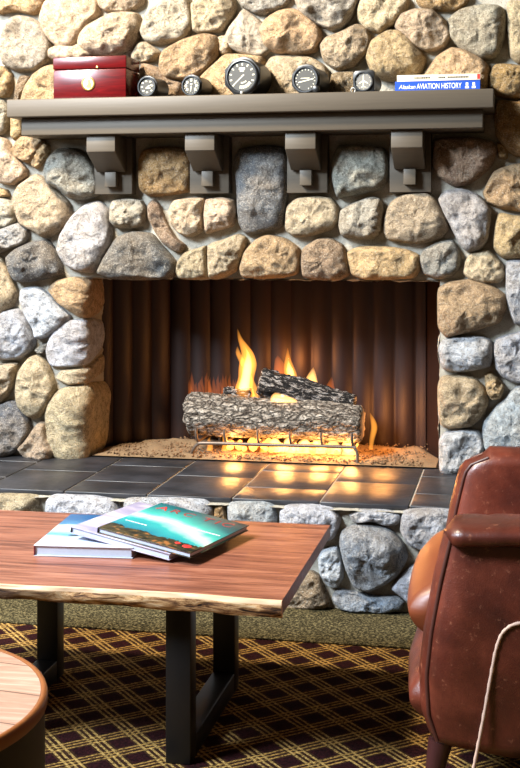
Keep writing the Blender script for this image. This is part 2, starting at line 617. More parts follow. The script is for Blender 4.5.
# ---------------------------------------------------------------- field stone walls
PAL = {'t': (210, 186, 155), 'o': (204, 170, 124), 'r': (204, 166, 126), 'p': (204, 182, 150), 'y': (192, 180, 162),
       'g': (152, 152, 144), 'b': (110, 113, 120), 'n': (150, 126, 100), 'w': (198, 197, 195), 'd': (96, 80, 58),
       'G': (178, 138, 82), 'W': (202, 207, 217), 'B': (156, 165, 182)}
WALL_STONES = [
    ('o', [-1046, 2056, -816, 2047, -828, 2000, -871, 1975, -938, 1989, -1006, 1984, -1054, 2004]),
    ('y', [-922, 1966, -871, 1956, -820, 1918, -801, 1850, -812, 1802, -860, 1770, -926, 1768, -978, 1792, -990, 1845, -978, 1912, -954, 1952]),
    ('t', [-816, 2014, -769, 2038, -653, 2048, -618, 2007, -618, 1970, -653, 1934, -684, 1887, -707, 1859, -754, 1845, -793, 1872, -820, 1903, -836, 1959]),
    ('t', [-638, 1926, -549, 1964, -469, 1961, -454, 1909, -484, 1841, -561, 1810, -645, 1824, -684, 1851, -676, 1891]),
    ('t', [-801, 1839, -769, 1853, -703, 1848, -672, 1858, -626, 1816, -664, 1791, -762, 1794, -801, 1813]),
    ('o', [-789, 1780, -703, 1763, -703, 1633, -899, 1626, -891, 1700, -860, 1744, -824, 1769]),
    ('d', [-915, 1746, -879, 1741, -891, 1700, -911, 1641, -938, 1642, -930, 1713]),
    ('o', [-1030, 1782, -978, 1781, -954, 1754, -950, 1717, -966, 1676, -1006, 1670, -1038, 1715]),
    ('t', [-610, 2036, -446, 2030, -454, 1993, -499, 1973, -584, 1976, -610, 1999]),
    ('y', [-450, 1895, -427, 1956, -389, 1991, -352, 2022, -277, 2012, -262, 1961, -265, 1903, -288, 1868, -370, 1852, -427, 1861]),
    ('p', [-254, 1986, -210, 2021, -117, 2017, -98, 1970, -117, 1927, -146, 1892, -184, 1886, -228, 1884, -250, 1896, -254, 1939]),
    ('r', [-370, 1801, -352, 1826, -284, 1860, -210, 1876, -169, 1864, -158, 1820, -172, 1778, -221, 1739, -284, 1719, -348, 1724, -374, 1754]),
    ('t', [-484, 1812, -461, 1851, -431, 1858, -386, 1827, -374, 1809, -397, 1791, -454, 1782, -480, 1793]),
    ('n', [-446, 1778, -378, 1758, -333, 1717, -295, 1701, -310, 1629, -416, 1631, -454, 1705]),
    ('y', [-65, 1961, -14, 1924, 22, 1887, 30, 1822, 0, 1794, -62, 1803, -110, 1826, -132, 1863, -117, 1898, -88, 1933]),
    ('t', [-165, 1864, -132, 1870, -110, 1812, -146, 1802, -158, 1820]),
    ('o', [-221, 1721, -161, 1777, -124, 1802, 0, 1787, 8, 1708, 0, 1622, -236, 1627]),
    ('g', [-80, 2019, 102, 2013, 84, 1974, 22, 1944, -25, 1949, -73, 1976]),
    ('r', [-3, 1888, 19, 1923, 66, 1950, 120, 1955, 164, 1928, 203, 1888, 214, 1845, 192, 1810, 138, 1794, 55, 1807, 11, 1833]),
    ('y', [138, 1954, 128, 2011, 342, 2003, 328, 1940, 292, 1892, 246, 1883, 203, 1902, 156, 1932]),
    ('p', [214, 1824, 235, 1852, 289, 1871, 342, 1894, 378, 1875, 388, 1833, 370, 1787, 324, 1750, 271, 1741, 228, 1770]),
    ('p', [346, 1947, 367, 1999, 493, 1998, 521, 1976, 511, 1934, 469, 1890, 423, 1867, 374, 1882, 349, 1911]),
    ('p', [15, 1744, 44, 1786, 174, 1782, 232, 1738, 246, 1618, 11, 1622]),
    ('n', [253, 1720, 324, 1729, 360, 1700, 353, 1615, 246, 1618]),
    ('o', [378, 1777, 395, 1832, 451, 1866, 493, 1864, 528, 1835, 577, 1775, 574, 1740, 556, 1716, 476, 1697, 406, 1713]),
    ('p', [479, 1882, 500, 1924, 546, 1940, 605, 1934, 650, 1894, 667, 1848, 646, 1811, 591, 1795, 546, 1810, 511, 1843]),
    ('y', [667, 1901, 708, 1934, 786, 1948, 838, 1936, 858, 1894, 841, 1809, 820, 1771, 776, 1766, 708, 1802, 670, 1842]),
    ('G', [556, 1995, 728, 1989, 718, 1954, 684, 1935, 598, 1938, 563, 1957]),
    ('r', [577, 1701, 622, 1770, 674, 1800, 728, 1784, 780, 1752, 797, 1717, 776, 1627, 580, 1632]),
    ('p', [864, 1946, 905, 1978, 945, 1960, 945, 1761, 905, 1748, 875, 1773, 864, 1860]),
    ('G', [800, 1703, 824, 1740, 878, 1739, 939, 1720, 939, 1634, 888, 1625, 831, 1636, 800, 1665]),
    ('G', [831, 1616, 888, 1608, 939, 1610, 939, 1445, 905, 1428, 864, 1446, 827, 1498, 820, 1568]),
    ('n', [618, 1484, 735, 1490, 804, 1475, 824, 1447, 797, 1385, 735, 1337, 684, 1327, 632, 1359, 612, 1397]),
    ('G', [827, 1474, 861, 1453, 861, 1419, 834, 1419]),
    ('o', [783, 1302, 820, 1371, 888, 1394, 939, 1394, 939, 1232, 888, 1240, 838, 1250, 797, 1268]),
    ('w', [632, 1275, 653, 1303, 708, 1310, 763, 1288, 804, 1240, 793, 1143, 766, 1108, 725, 1102, 698, 1129, 674, 1178, 646, 1234]),
    ('o', [824, 1188, 838, 1226, 878, 1219, 939, 1208, 939, 1085, 888, 1074, 848, 1078, 817, 1112]),
    ('p', [722, 1060, 742, 1088, 797, 1098, 838, 1060, 851, 1016, 831, 991, 786, 988, 742, 998, 715, 1022]),
    ('p', [444, 1213, 465, 1266, 511, 1294, 587, 1300, 612, 1275, 646, 1213, 656, 1178, 632, 1146, 556, 1126, 458, 1140, 441, 1164]),
    ('g', [563, 1066, 577, 1101, 632, 1129, 674, 1133, 698, 1094, 698, 1046, 674, 1014, 625, 1004, 580, 1021]),
    ('r', [629, 927, 632, 962, 667, 987, 735, 994, 804, 974, 848, 943, 854, 902, 831, 853, 770, 832, 701, 813, 656, 802, 629, 840]),
    ('W', [861, 1054, 905, 1068, 945, 1054, 945, 862, 888, 854, 861, 930]),
    ('W', [817, 750, 827, 791, 878, 809, 939, 817, 939, 656, 888, 648, 848, 667, 824, 694]),
    ('W', [632, 753, 643, 781, 684, 799, 770, 801, 804, 784, 810, 739, 797, 701, 742, 686, 684, 681, 643, 694]),
    ('p', [629, 624, 643, 656, 701, 664, 752, 652, 783, 618, 793, 576, 776, 528, 735, 495, 674, 486, 639, 496, 629, 562]),
    ('o', [786, 666, 810, 677, 851, 636, 838, 591, 810, 584, 793, 611]),
    ('W', [786, 514, 838, 567, 888, 620, 939, 628, 939, 381, 820, 370, 783, 428]),
    ('W', [632, 433, 650, 461, 708, 477, 763, 472, 783, 428, 770, 382, 735, 339, 667, 319, 636, 336]),
    ('y', [-1030, 1659, -986, 1654, -962, 1620, -962, 1564, -982, 1535, -1030, 1532]),
    ('o', [-954, 1612, -919, 1612, -911, 1530, -938, 1508, -954, 1523]),
    ('o', [-950, 1471, -911, 1519, -856, 1514, -824, 1499, -840, 1462, -867, 1432, -895, 1425, -938, 1448]),
    ('o', [-832, 1495, -808, 1484, -808, 1461, -840, 1414, -860, 1403, -875, 1421, -856, 1455]),
    ('t', [-1030, 1517, -974, 1508, -950, 1463, -911, 1418, -895, 1396, -903, 1366, -942, 1344, -998, 1352, -1038, 1397]),
    ('g', [-816, 1387, -801, 1432, -762, 1468, -703, 1467, -661, 1445, -630, 1400, -614, 1356, -618, 1304, -664, 1290, -715, 1290, -754, 1320, -801, 1343]),
    ('p', [-938, 1295, -919, 1336, -860, 1373, -820, 1358, -785, 1320, -734, 1272, -727, 1220, -738, 1187, -781, 1165, -828, 1150, -860, 1169, -911, 1195, -934, 1247]),
    ('o', [-1022, 1333, -974, 1322, -966, 1299, -1022, 1296]),
    ('y', [-1030, 1285, -978, 1288, -942, 1266, -938, 1210, -966, 1184, -1030, 1187]),
    ('w', [-1030, 1161, -978, 1180, -930, 1195, -895, 1172, -891, 1143, -919, 1116, -966, 1102, -1014, 1086, -1038, 1120]),
    ('b', [-966, 1068, -926, 1102, -860, 1128, -816, 1132, -793, 1106, -762, 1043, -758, 1013, -801, 998, -879, 983, -926, 982, -954, 1016]),
    ('w', [-769, 1098, -754, 1154, -715, 1216, -664, 1260, -614, 1271, -580, 1238, -568, 1179, -576, 1117, -603, 1054, -638, 1025, -692, 1025, -738, 1046]),
    ('p', [-1030, 1068, -990, 1060, -958, 1004, -934, 941, -950, 893, -990, 866, -1030, 854]),
    ('r', [-801, 950, -769, 984, -692, 995, -630, 988, -618, 951, -618, 893, -638, 856, -684, 848, -723, 877, -769, 906]),
    ('W', [-915, 912, -907, 949, -848, 957, -808, 928, -762, 884, -730, 854, -750, 821, -808, 783, -852, 771, -867, 808, -895, 856]),
    ('W', [-1022, 828, -978, 866, -926, 871, -891, 830, -867, 764, -879, 726, -919, 696, -966, 691, -1014, 701, -1030, 761]),
    ('b', [-863, 726, -836, 746, -812, 750, -820, 716, -848, 712]),
    ('W', [-812, 727, -793, 780, -742, 828, -676, 840, -622, 823, -614, 768, -626, 716, -664, 682, -723, 670, -793, 672]),
    ('p', [-773, 624, -754, 651, -684, 660, -614, 690, -610, 658, -614, 628, -664, 608, -730, 603]),
    ('p', [-930, 576, -919, 644, -879, 696, -840, 701, -808, 661, -785, 598, -789, 561, -812, 512, -852, 478, -887, 484, -922, 520]),
    ('p', [-1030, 656, -978, 672, -930, 673, -934, 621, -958, 576, -990, 530, -1030, 521]),
    ('b', [-1030, 492, -966, 531, -926, 520, -887, 466, -883, 421, -911, 376, -950, 341, -998, 320, -1030, 327]),
    ('p', [-919, 360, -891, 391, -848, 452, -820, 453, -808, 401, -781, 358, -789, 328, -832, 315, -887, 321]),
    ('p', [-812, 486, -801, 535, -754, 577, -676, 593, -607, 577, -595, 540, -599, 400, -614, 334, -684, 317, -742, 322, -781, 339, -805, 394]),
    ('G', [-454, 1428, -435, 1460, -378, 1470, -303, 1466, -265, 1443, -262, 1371, -273, 1317, -340, 1303, -416, 1300, -450, 1325]),
    ('b', [-95, 1416, -80, 1455, -7, 1469, 77, 1460, 91, 1421, 91, 1332, 84, 1261, 70, 1193, 11, 1175, -51, 1164, -80, 1200, -88, 1315]),
    ('g', [260, 1419, 282, 1465, 353, 1467, 430, 1456, 448, 1417, 448, 1354, 423, 1319, 335, 1298, 275, 1292, 260, 1348]),
    ('y', [-564, 1256, -553, 1278, -499, 1285, -450, 1278, -435, 1245, -442, 1197, -484, 1179, -542, 1183, -564, 1205]),
    ('n', [-423, 1259, -404, 1278, -382, 1263, -356, 1201, -322, 1146, -288, 1121, -299, 1096, -325, 1096, -367, 1124, -397, 1168, -420, 1216]),
    ('t', [-340, 1244, -322, 1277, -265, 1284, -213, 1284, -217, 1226, -224, 1172, -265, 1150, -303, 1161, -333, 1194]),
    ('t', [-202, 1280, -146, 1287, -106, 1276, -95, 1233, -110, 1190, -161, 1172, -202, 1164, -210, 1226]),
    ('b', [-607, 1018, -584, 1069, -538, 1139, -484, 1161, -416, 1154, -378, 1114, -333, 1063, -325, 1026, -348, 1001, -454, 993, -561, 996]),
    ('p', [-318, 1019, -310, 1056, -284, 1088, -228, 1107, -210, 1110, -206, 1056, -198, 1002, -247, 994, -303, 998]),
    ('t', [-195, 1114, -135, 1136, -88, 1154, -62, 1139, -69, 1082, -95, 1028, -146, 1002, -191, 1002]),
    ('o', [-76, 1035, -58, 1093, -22, 1132, 22, 1150, 84, 1136, 128, 1104, 135, 1058, 124, 1018, 66, 1004, -14, 1000, -65, 1006]),
    ('p', [88, 1200, 95, 1253, 131, 1282, 192, 1288, 246, 1281, 271, 1249, 271, 1203, 246, 1175, 174, 1154, 120, 1150, 91, 1171]),
    ('n', [146, 1058, 153, 1104, 203, 1136, 246, 1139, 289, 1115, 307, 1065, 310, 1019, 275, 998, 203, 997, 153, 1008]),
    ('y', [282, 1189, 289, 1238, 335, 1266, 388, 1284, 423, 1276, 430, 1224, 423, 1168, 395, 1143, 335, 1143, 292, 1154]),
    ('o', [317, 1058, 314, 1090, 353, 1111, 441, 1111, 511, 1101, 553, 1080, 556, 1038, 535, 1007, 458, 999, 370, 999, 328, 1016]),
]
HEARTH_STONES = [
    ('w', [181, 300, 209, 316, 272, 319, 333, 312, 358, 289, 355, 258, 333, 221, 240, 207, 184, 238]),
    ('w', [296, 158, 309, 183, 352, 197, 367, 161, 370, 106, 352, 75, 327, 80, 303, 112]),
    ('b', [367, 207, 374, 244, 410, 264, 462, 266, 517, 251, 553, 213, 562, 177, 541, 134, 502, 98, 450, 74, 410, 84, 386, 132]),
    ('w', [395, 297, 426, 313, 502, 314, 544, 306, 541, 279, 502, 271, 462, 282, 410, 276]),
    ('b', [343, 38, 358, 66, 395, 65, 456, 53, 532, 55, 556, 38, 541, 16, 486, 0, 410, -1, 364, 12]),
    ('n', [187, -2, 209, 46, 265, 113, 296, 103, 318, 52, 330, 16, 287, 1]),
    ('w', [550, 261, 559, 310, 607, 321, 697, 322, 712, 284, 697, 238, 622, 204, 574, 217]),
    ('w', [523, 84, 547, 116, 577, 148, 637, 175, 682, 147, 667, 56, 592, 34, 559, 56]),
    ('p', [-768, 307, -672, 314, -624, 310, -618, 281, -624, 217, -768, 210]),
    ('w', [-577, 299, -553, 316, -436, 318, -363, 308, -343, 268, -353, 220, -570, 210]),
    ('w', [-317, 310, -271, 318, -173, 322, -76, 320, -44, 296, -50, 234, -310, 222]),
    ('w', [14, 308, 36, 318, 115, 322, 153, 311, 162, 274, 147, 236, 26, 231]),
    ('G', [-31, 297, -5, 310, 7, 267, -5, 236, -31, 241]),
]


def resample(poly, n):
    L = [0]
    m = len(poly)
    for i in range(m):
        a, b = poly[i], poly[(i + 1) % m]
        L.append(L[-1] + math.hypot(b[0] - a[0], b[1] - a[1]))
    out = []
    j = 0
    for i in range(n):
        t = L[-1] * i / n
        while L[j + 1] < t:
            j += 1
        a, b = poly[j], poly[(j + 1) % m]
        q = (t - L[j]) / max(1e-9, L[j + 1] - L[j])
        out.append((a[0] + (b[0] - a[0]) * q, a[1] + (b[1] - a[1]) * q))
    return out


RINGS = [(1.09, -.55), (1.075, -.02), (1.065, .22), (1.045, .42), (1.01, .58), (.97, .69), (.92, .76), (.86, .82), (.79, .86), (.71, .90), (.63, .93), (.54, .95), (.45, .97), (.36, .985), (.26, .995), (.16, 1.0), (.07, 1.0), (.0, 1.0)]


def add_stone(bm, layer, pts, key, seed, place, hmul=1.0):
    """one rounded field stone: outline in wall coordinates, a cracked and pitted pillow"""
    rnd = random.Random(seed)
    q = catmull(pts, 6)
    for i in range(len(q)):                                  # keep some of the corners
        a_, b_, f_ = pts[i // 6], pts[(i // 6 + 1) % len(pts)], (i % 6) / 6
        lx, ly = a_[0] + (b_[0] - a_[0]) * f_, a_[1] + (b_[1] - a_[1]) * f_
        q[i] = (q[i][0] * .45 + lx * .55, q[i][1] * .45 + ly * .55)
    area2 = 0
    cx = cy = 0
    for i in range(len(q)):
        a, b = q[i - 1], q[i]
        cr = a[0] * b[1] - b[0] * a[1]
        area2 += cr
        cx += (a[0] + b[0]) * cr
        cy += (a[1] + b[1]) * cr
    cx /= 3 * area2
    cy /= 3 * area2
    size = math.sqrt(abs(area2) / 2)
    n = 76 if size > .08 else 40
    q = resample(q, n)
    H = min(.076, .022 + size * .34) * rnd.uniform(.85, 1.15) * hmul
    tx, ty = rnd.uniform(-.25, .25), rnd.uniform(-.25, .25)
    off = Vector((rnd.uniform(0, 50), rnd.uniform(0, 50), rnd.uniform(0, 50)))
    base = PAL[key]
    jit = rnd.uniform(.9, 1.08)
    col = srgb(*[max(20, min(235, c_ * jit + rnd.uniform(-3, 3))) for c_ in base])
    rings = []
    for s, h in RINGS:
        ring = []
        cnt = 1 if s == 0 else n
        for i in range(cnt):
            x_ = cx + s * (q[i][0] - cx)
            y_ = cy + s * (q[i][1] - cy)
            p = Vector((x_, y_, 0)) + off
            nz_ = noise.fractal(p * (1.6 / max(size, .07)), 1.0, 2.0, 4)
            rid = noise.ridged_multi_fractal(p * (1.1 / max(size, .07)), 1.0, 2.1, 3, 1.0, 2.0)
            fn = noise.fractal(p * 34, .8, 2.0, 3)
            fn2 = noise.noise(p * 110)
            k_ = max(0, min(1, (1.02 - s) * 4))
            hh_ = H * h + k_ * (H * .34 * nz_ - H * .20 * (rid - 1.2) + .0075 * fn + .003 * fn2 + (x_ - cx) * tx * .35 + (y_ - cy) * ty * .35)
            wob = 1 + .02 * nz_ * (1 if s > .8 else 0)
            x_ = cx + (x_ - cx) * wob
            y_ = cy + (y_ - cy) * wob
            v_ = bm.verts.new(place(x_, y_, hh_))
            v_[layer] = col
            ring.append(v_)
        rings.append(ring)
    for a, b in zip(rings, rings[1:]):
        for i in range(n):
            j = (i + 1) % n
            f = bm.faces.new((a[i], a[j], b[j], b[i]) if len(b) > 1 else (a[i], a[j], b[0]))
            f.material_index = 1
            f.smooth = True


def mortar_grid(bm, layer, u0, u1, v0, v1, place, step=.011):
    nu = max(1, round((u1 - u0) / step))
    nv = max(1, round((v1 - v0) / step))
    g = []
    for i in range(nu + 1):
        row = []
        for j in range(nv + 1):
            u_, w_ = u0 + (u1 - u0) * i / nu, v0 + (v1 - v0) * j / nv
            d_ = .007 * noise.fractal(Vector((u_ * 14, w_ * 14, 3)), 1, 2, 3)
            d_ += .004 * noise.fractal(Vector((u_ * 60, w_ * 60, 8)), 1, 2, 2)
            v_ = bm.verts.new(place(u_, w_, d_))
            v_[layer] = (.5, .5, .5, 1)
            row.append(v_)
        g.append(row)
    for i in range(nu):
        for j in range(nv):
            f = bm.faces.new((g[i][j], g[i + 1][j], g[i + 1][j + 1], g[i][j + 1]))
            f.material_index = 0
            f.smooth = True


def inside(pt, poly):
    x_, y_ = pt
    r = False
    for i in range(len(poly)):
        a, b = poly[i - 1], poly[i]
        if (a[1] > y_) != (b[1] > y_) and x_ < (b[0] - a[0]) * (y_ - a[1]) / (b[1] - a[1]) + a[0]:
            r = not r
    return r


def filler(cells, rnd):
    for (x0, x1, y0, y1) in cells:
        cx, cy = (x0 + x1) / 2 + rnd.uniform(-.01, .01), (y0 + y1) / 2 + rnd.uniform(-.01, .01)
        a0 = rnd.uniform(0, 6.28)
        pts = []
        for i in range(9):
            a = a0 + i * 2 * PI / 9
            ca, sa = math.cos(a), math.sin(a)
            m = 1 / max(abs(ca), abs(sa)) ** .6
            q_ = rnd.uniform(.84, 1.0) * m
            pts.append((cx + ca * q_ * (x1 - x0) * .46, cy + sa * q_ * (y1 - y0) * .46))
        yield pts, rnd.choice('tyorgwpn')


XL, XR, ZT, ZB = -.68, .632, .997, .33          # the fire opening


def wall_place(x_, z_, h):
    return Vector((x_, -h, z_))


def jamb_place(s_, z_, h):
    """wraps a stone round the left corner of the opening"""
    r = .045
    e = XL - r
    if s_ < e:
        return Vector((s_, -h, z_))
    L = PI / 2 * r
    h *= max(.45, 1 - max(0, s_ - e) * 9)
    if s_ < e + L:
        a = (s_ - e) / r
        return Vector((e + math.sin(a) * (r + h), r - math.cos(a) * (r + h), z_))
    return Vector((XL + h, r + (s_ - e - L), z_))


bm = bmesh.new()
lay = bm.verts.layers.float_color.new('stone_colour')
mortar_grid(bm, lay, -1.7, XL - .0, 0, ZT, wall_place)
mortar_grid(bm, lay, XR, 1.7, 0, ZT, wall_place)
mortar_grid(bm, lay, -1.7, 1.7, ZT, 2.5, wall_place)
mortar_grid(bm, lay, XL, XR, 0, ZB - .02, wall_place)
mortar_grid(bm, lay, 0, .22, ZB - .02, ZT, lambda u_, w_, d_: Vector((XL + d_ + .004, u_, w_)))
mortar_grid(bm, lay, 0, .22, ZB - .02, ZT, lambda u_, w_, d_: Vector((XR - d_ - .004, u_, w_)))
mortar_grid(bm, lay, XL, XR, 0, .22, lambda u_, w_, d_: Vector((u_, w_, ZT - d_ - .004)))
for i, (key, flat) in enumerate(WALL_STONES):
    pts = [(flat[j] / 1000, flat[j + 1] / 1000) for j in range(0, len(flat), 2)]
    zs = [p[1] for p in pts]
    if max(p[0] for p in pts) > -.676 and min(p[0] for p in pts) < XL and sum(zs) / len(zs) < .99:
        pts = [(p[0] if p[0] < -.676 else -.676 + (p[0] + .676) * 2.9, p[1]) for p in pts]
        add_stone(bm, lay, pts, key, 100 + i, jamb_place, .8)
    else:
        add_stone(bm, lay, pts, key, 100 + i, wall_place)
rnd = random.Random(8)
cells = []
z = .36
row = 0
while z < 2.5:
    hgt = .16
    if z + hgt < 2.06:
        for xs in ([-1.68, -1.47, -1.27, -1.08], [.99, 1.2, 1.42, 1.66]):
            for a_, b_ in zip(xs, xs[1:]):
                cells.append((a_ + (row % 2) * .03, b_ + (row % 2) * .03, z, z + hgt))
    else:
        a_ = -1.68 + (row % 2) * .06
        while a_ < 1.6:
            b_ = a_ + rnd.uniform(.16, .25)
            cells.append((a_, b_, max(z, 2.07), max(z, 2.07) + hgt))
            a_ = b_
    z += hgt
    row += 1
for j, (pts, key) in enumerate(filler(cells, rnd)):
    add_stone(bm, lay, pts, key, 700 + j, wall_place)
wall = structure(mesh_obj('wall_back', bm, [M['mortar'], M['stone']], sharp=0))

# ---------------------------------------------------------------- floor and carpet border
bm = bmesh.new()
box(bm, (-3, -6, -.05), (3, .0, 0))
floor = structure(mesh_obj('floor', bm, M['plaid']))
bm = bmesh.new()
box(bm, (-1.7, -.925, .0), (1.7, -.57, .006), .002)
structure(mesh_obj('trim_1', bm, M['tweed']))

# ---------------------------------------------------------------- raised hearth
hearth = tag(empty('hearth', (0, -.3, 0)), 'raised field stone hearth with a black slate tile top under the fire opening', 'hearth')
hearth_inv = Vector((0, .3, 0))
HY = -.60
bm = bmesh.new()
lay = bm.verts.layers.float_color.new('stone_colour')


def hearth_place(x_, z_, h):
    return Vector((x_, HY - h + .3, z_))


mortar_grid(bm, lay, -1.7, 1.7, 0.0, .315, hearth_place)
mortar_grid(bm, lay, -1.7, 1.7, -.02, .03, lambda u_, w_, d_: Vector((u_, HY + .3 - w_ , .313 + d_ * .5)))
for i, (key, flat) in enumerate(HEARTH_STONES):
    pts = [(flat[j] / 1000, max(.006, flat[j + 1] / 1000)) for j in range(0, len(flat), 2)]
    key = {'w': 'W', 'b': 'B'}.get(key, key)
    add_stone(bm, lay, pts, key, 400 + i, hearth_place, .9)
cells = []
for r_, (z0, z1) in enumerate(((.01, .11), (.11, .215))):
    a_ = -1.68 + .07 * r_
    while a_ < .03:
        b_ = min(a_ + rnd.uniform(.15, .26), .075)
        cells.append((a_, b_, z0, z1))
        a_ = b_
for r_, (z0, z1) in enumerate(((.01, .11), (.11, .21), (.21, .31))):
    a_ = .70
    while a_ < 1.6:
        b_ = a_ + rnd.uniform(.15, .26)
        cells.append((a_, b_, z0, z1))
        a_ = b_
a_ = -1.68
while a_ < -.98:
    cells.append((a_, a_ + .22, .215, .31))
    a_ += .22
for j, (pts, key) in enumerate(filler(cells, rnd)):
    add_stone(bm, lay, [(p[0], max(.008, p[1])) for p in pts], rnd.choice('WWBWB'), 900 + j, hearth_place, .9)
mesh_obj('stone_base', bm, [M['mortar'], M['stone']], hearth, sharp=0)
bm = bmesh.new()
box(bm, (-1.7, -.285, .30), (1.7, .335, .3265))                       # grout bed
for c_ in range(-6, 7):
    x0 = .02 + .2765 * c_
    x1 = x0 + .2765
    if x0 > 1.66 or x1 < -1.66:
        continue
    y0_ = -.60
    cut = -.41 if c_ % 2 == 0 else -.262
    ys = [-.60, cut, cut + .29, .03] if c_ % 2 == 0 else [-.60, -.555 if False else cut, .03]
    for a_, b_ in zip(ys, ys[1:]):
        box(bm, (max(x0, -1.7) + .003, a_ + .003 + .3, .315), (min(x1, 1.7) - .003, b_ - .003 + .3, .330), .0018, 1)
mesh_obj('tile_top', bm, [M['grout'], M['slate']], hearth)

# ---------------------------------------------------------------- firebox
fire = tag(empty('firebox', (0, .35, .33)), 'dark ribbed metal firebox recessed in the stone wall behind the fire', 'firebox')
FO = Vector((0, .35, .33))


def fluted(name, a, b, z0, z1, pitch, amp=.013):
    """a vertically ribbed panel running from plan point a to plan point b"""
    a, b = Vector(a), Vector(b)
    L = (b - a).length
    t = (b - a) / L
    nrm = Vector((t.y, -t.x))
    n = int(L / pitch * 14)
    bm_ = bmesh.new()
    front, back = [], []
    for i in range(n + 1):
        s_ = L * i / n
        h = amp * abs(math.sin(PI * s_ / pitch)) ** .7
        p = a + t * s_ + nrm * h
        q_ = a + t * s_ - nrm * .02
        front.append((p.x, p.y))
        back.append((q_.x, q_.y))
    vs = []
    for (x_, y_), (bx, by) in zip(front, back):
        vs.append([bm_.verts.new(Vector(c_) - FO) for c_ in ((x_, y_, z0), (x_, y_, z1), (bx, by, z1), (bx, by, z0))])
    for p, q_ in zip(vs, vs[1:]):
        for i in range(4):
            f = bm_.faces.new((p[i], p[(i + 1) % 4], q_[(i + 1) % 4], q_[i]))
            f.smooth = i == 0
    bm_.faces.new(vs[0])
    bm_.faces.new(vs[-1][::-1])
    return mesh_obj(name, bm_, M['liner'], fire)


FD = .43
fluted('back_panel', (-.463, FD), (.553, FD), .33, 1.06, .0815)
fluted('side_panel', (-.715, .22), (-.463, FD), .33, 1.06, .082)
fluted('side_panel', (.553, FD), (.66, .22), .33, 1.06, .30, .004)
bm = bmesh.new()
prism(bm, [(-.72, .22 - .35), (.67, .22 - .35), (.56, FD + .02 - .35), (-.52, FD + .02 - .35)], 0.70, .73, 'z')
mesh_obj('top_panel', bm, M['liner'], fire)
bm = bmesh.new()
prism(bm, [(-.69, -.31), (.64, -.31), (.66, -.13), (.56, FD - .35), (-.52, FD - .35), (-.71, -.13)], -.03, .001, 'z')
mesh_obj('floor_panel', bm, M['liner'], fire)

# bed of sand and granules
bm = bmesh.new()
nx, ny = 110, 40
g = []
for i in range(nx + 1):
    row_ = []
    for j in range(ny + 1):
        v_ = j / ny
        y_ = .025 + (FD - .05) * v_
        xl = -.655 + (0 if y_ < .2 else (y_ - .2) * .85)
        xr = .615 - (0 if y_ < .2 else (y_ - .2) * .35)
        x_ = xl + (xr - xl) * i / nx
        edge = min(1, v_ * 9, (1 - v_) * 9, i / 4, (nx - i) / 4)
        h = .004 + edge * (.009 + .008 * v_ + .010 * noise.fractal(Vector((x_ * 12, y_ * 12, 1)), 1, 2, 4))
        row_.append(bm.verts.new((x_, y_, .331 + max(.0, h))))
    g.append(row_)
for i in range(nx):
    for j in range(ny):
        bm.faces.new((g[i][j], g[i + 1][j], g[i + 1][j + 1], g[i][j + 1])).smooth = True
rnd = random.Random(3)
for i in range(2600):
    y_ = .03 + abs(rnd.gauss(0, .18))
    if y_ > .40:
        continue
    x_ = rnd.uniform(-.60 + max(0, y_ - .2), .57)
    r_ = rnd.uniform(.002, .0055)
    b2 = bmesh.new()
    bmesh.ops.create_icosphere(b2, subdivisions=1, radius=r_)
    for v_ in b2.verts:
        v_.co *= rnd.uniform(.7, 1.2)
    merge(bm, b2, 1, Matrix.Translation((x_, y_, .343 + .008 * (y_ / .4) + rnd.uniform(-.006, .004))))
tag(mesh_obj('ember_granules', bm, [M['sand'], M['granule']]), 'tan sand and lava granules spread under the fire grate', 'granules', kind='stuff')

# glowing embers below the grate
rnd = random.Random(5)
bm = bmesh.new()
for i in range(70):
    x_ = rnd.uniform(-.16, .30)
    y_ = rnd.uniform(.10, .24)
    r_ = rnd.uniform(.008, .016)
    b2 = bmesh.new()
    bmesh.ops.create_icosphere(b2, subdivisions=2, radius=r_)
    o_ = Vector((rnd.uniform(0, 9), 0, 0))
    for v_ in b2.verts:
        v_.co *= 1 + .35 * noise.noise(v_.co * 90 + o_)
    merge(bm, b2, 0, Matrix.Translation((x_, y_, .358 + r_ * .6 + (y_ - .1) * .05)))
tag(mesh_obj('glowing_embers', bm, M['ember']), 'glowing orange embers heaped below the front log', 'embers', kind='stuff')

# ---------------------------------------------------------------- grate
grate = tag(empty('fire_grate', (.03, .2, .34)), 'iron fire grate with bent prongs carrying the logs', 'grate')
GO = Vector((.03, .2, .34))


def gpart(name, pts, r=.0055):
    bm_ = bmesh.new()
    tube(bm_, [Vector(p) - GO for p in catmull(pts, 5, False)], r, 10)
    return mesh_obj(name, bm_, M['iron'], grate, True)


gpart('front_bar', [(-.285, .075, .338), (-.275, .06, .36), (-.255, .05, .384), (-.22, .045, .391), (0, .045, .392), (.30, .045, .394), (.325, .045, .388), (.334, .045, .372), (.335, .045, .334)], .0065)
gpart('rear_bar', [(-.27, .34, .392), (.32, .34, .392)], .0065)
for x_ in (-.255, -.148, -.025, .094, .208, .318):
    gpart('prong', [(x_, .34, .392), (x_, .2, .395), (x_, .08, .395), (x_, .048, .40), (x_ - .002, .036, .425), (x_ - .002, .036, .445)], .0055)
for x_ in (-.24, .30):
    gpart('leg', [(x_, .34, .39), (x_, .345, .36), (x_, .345, .336)], .0065)


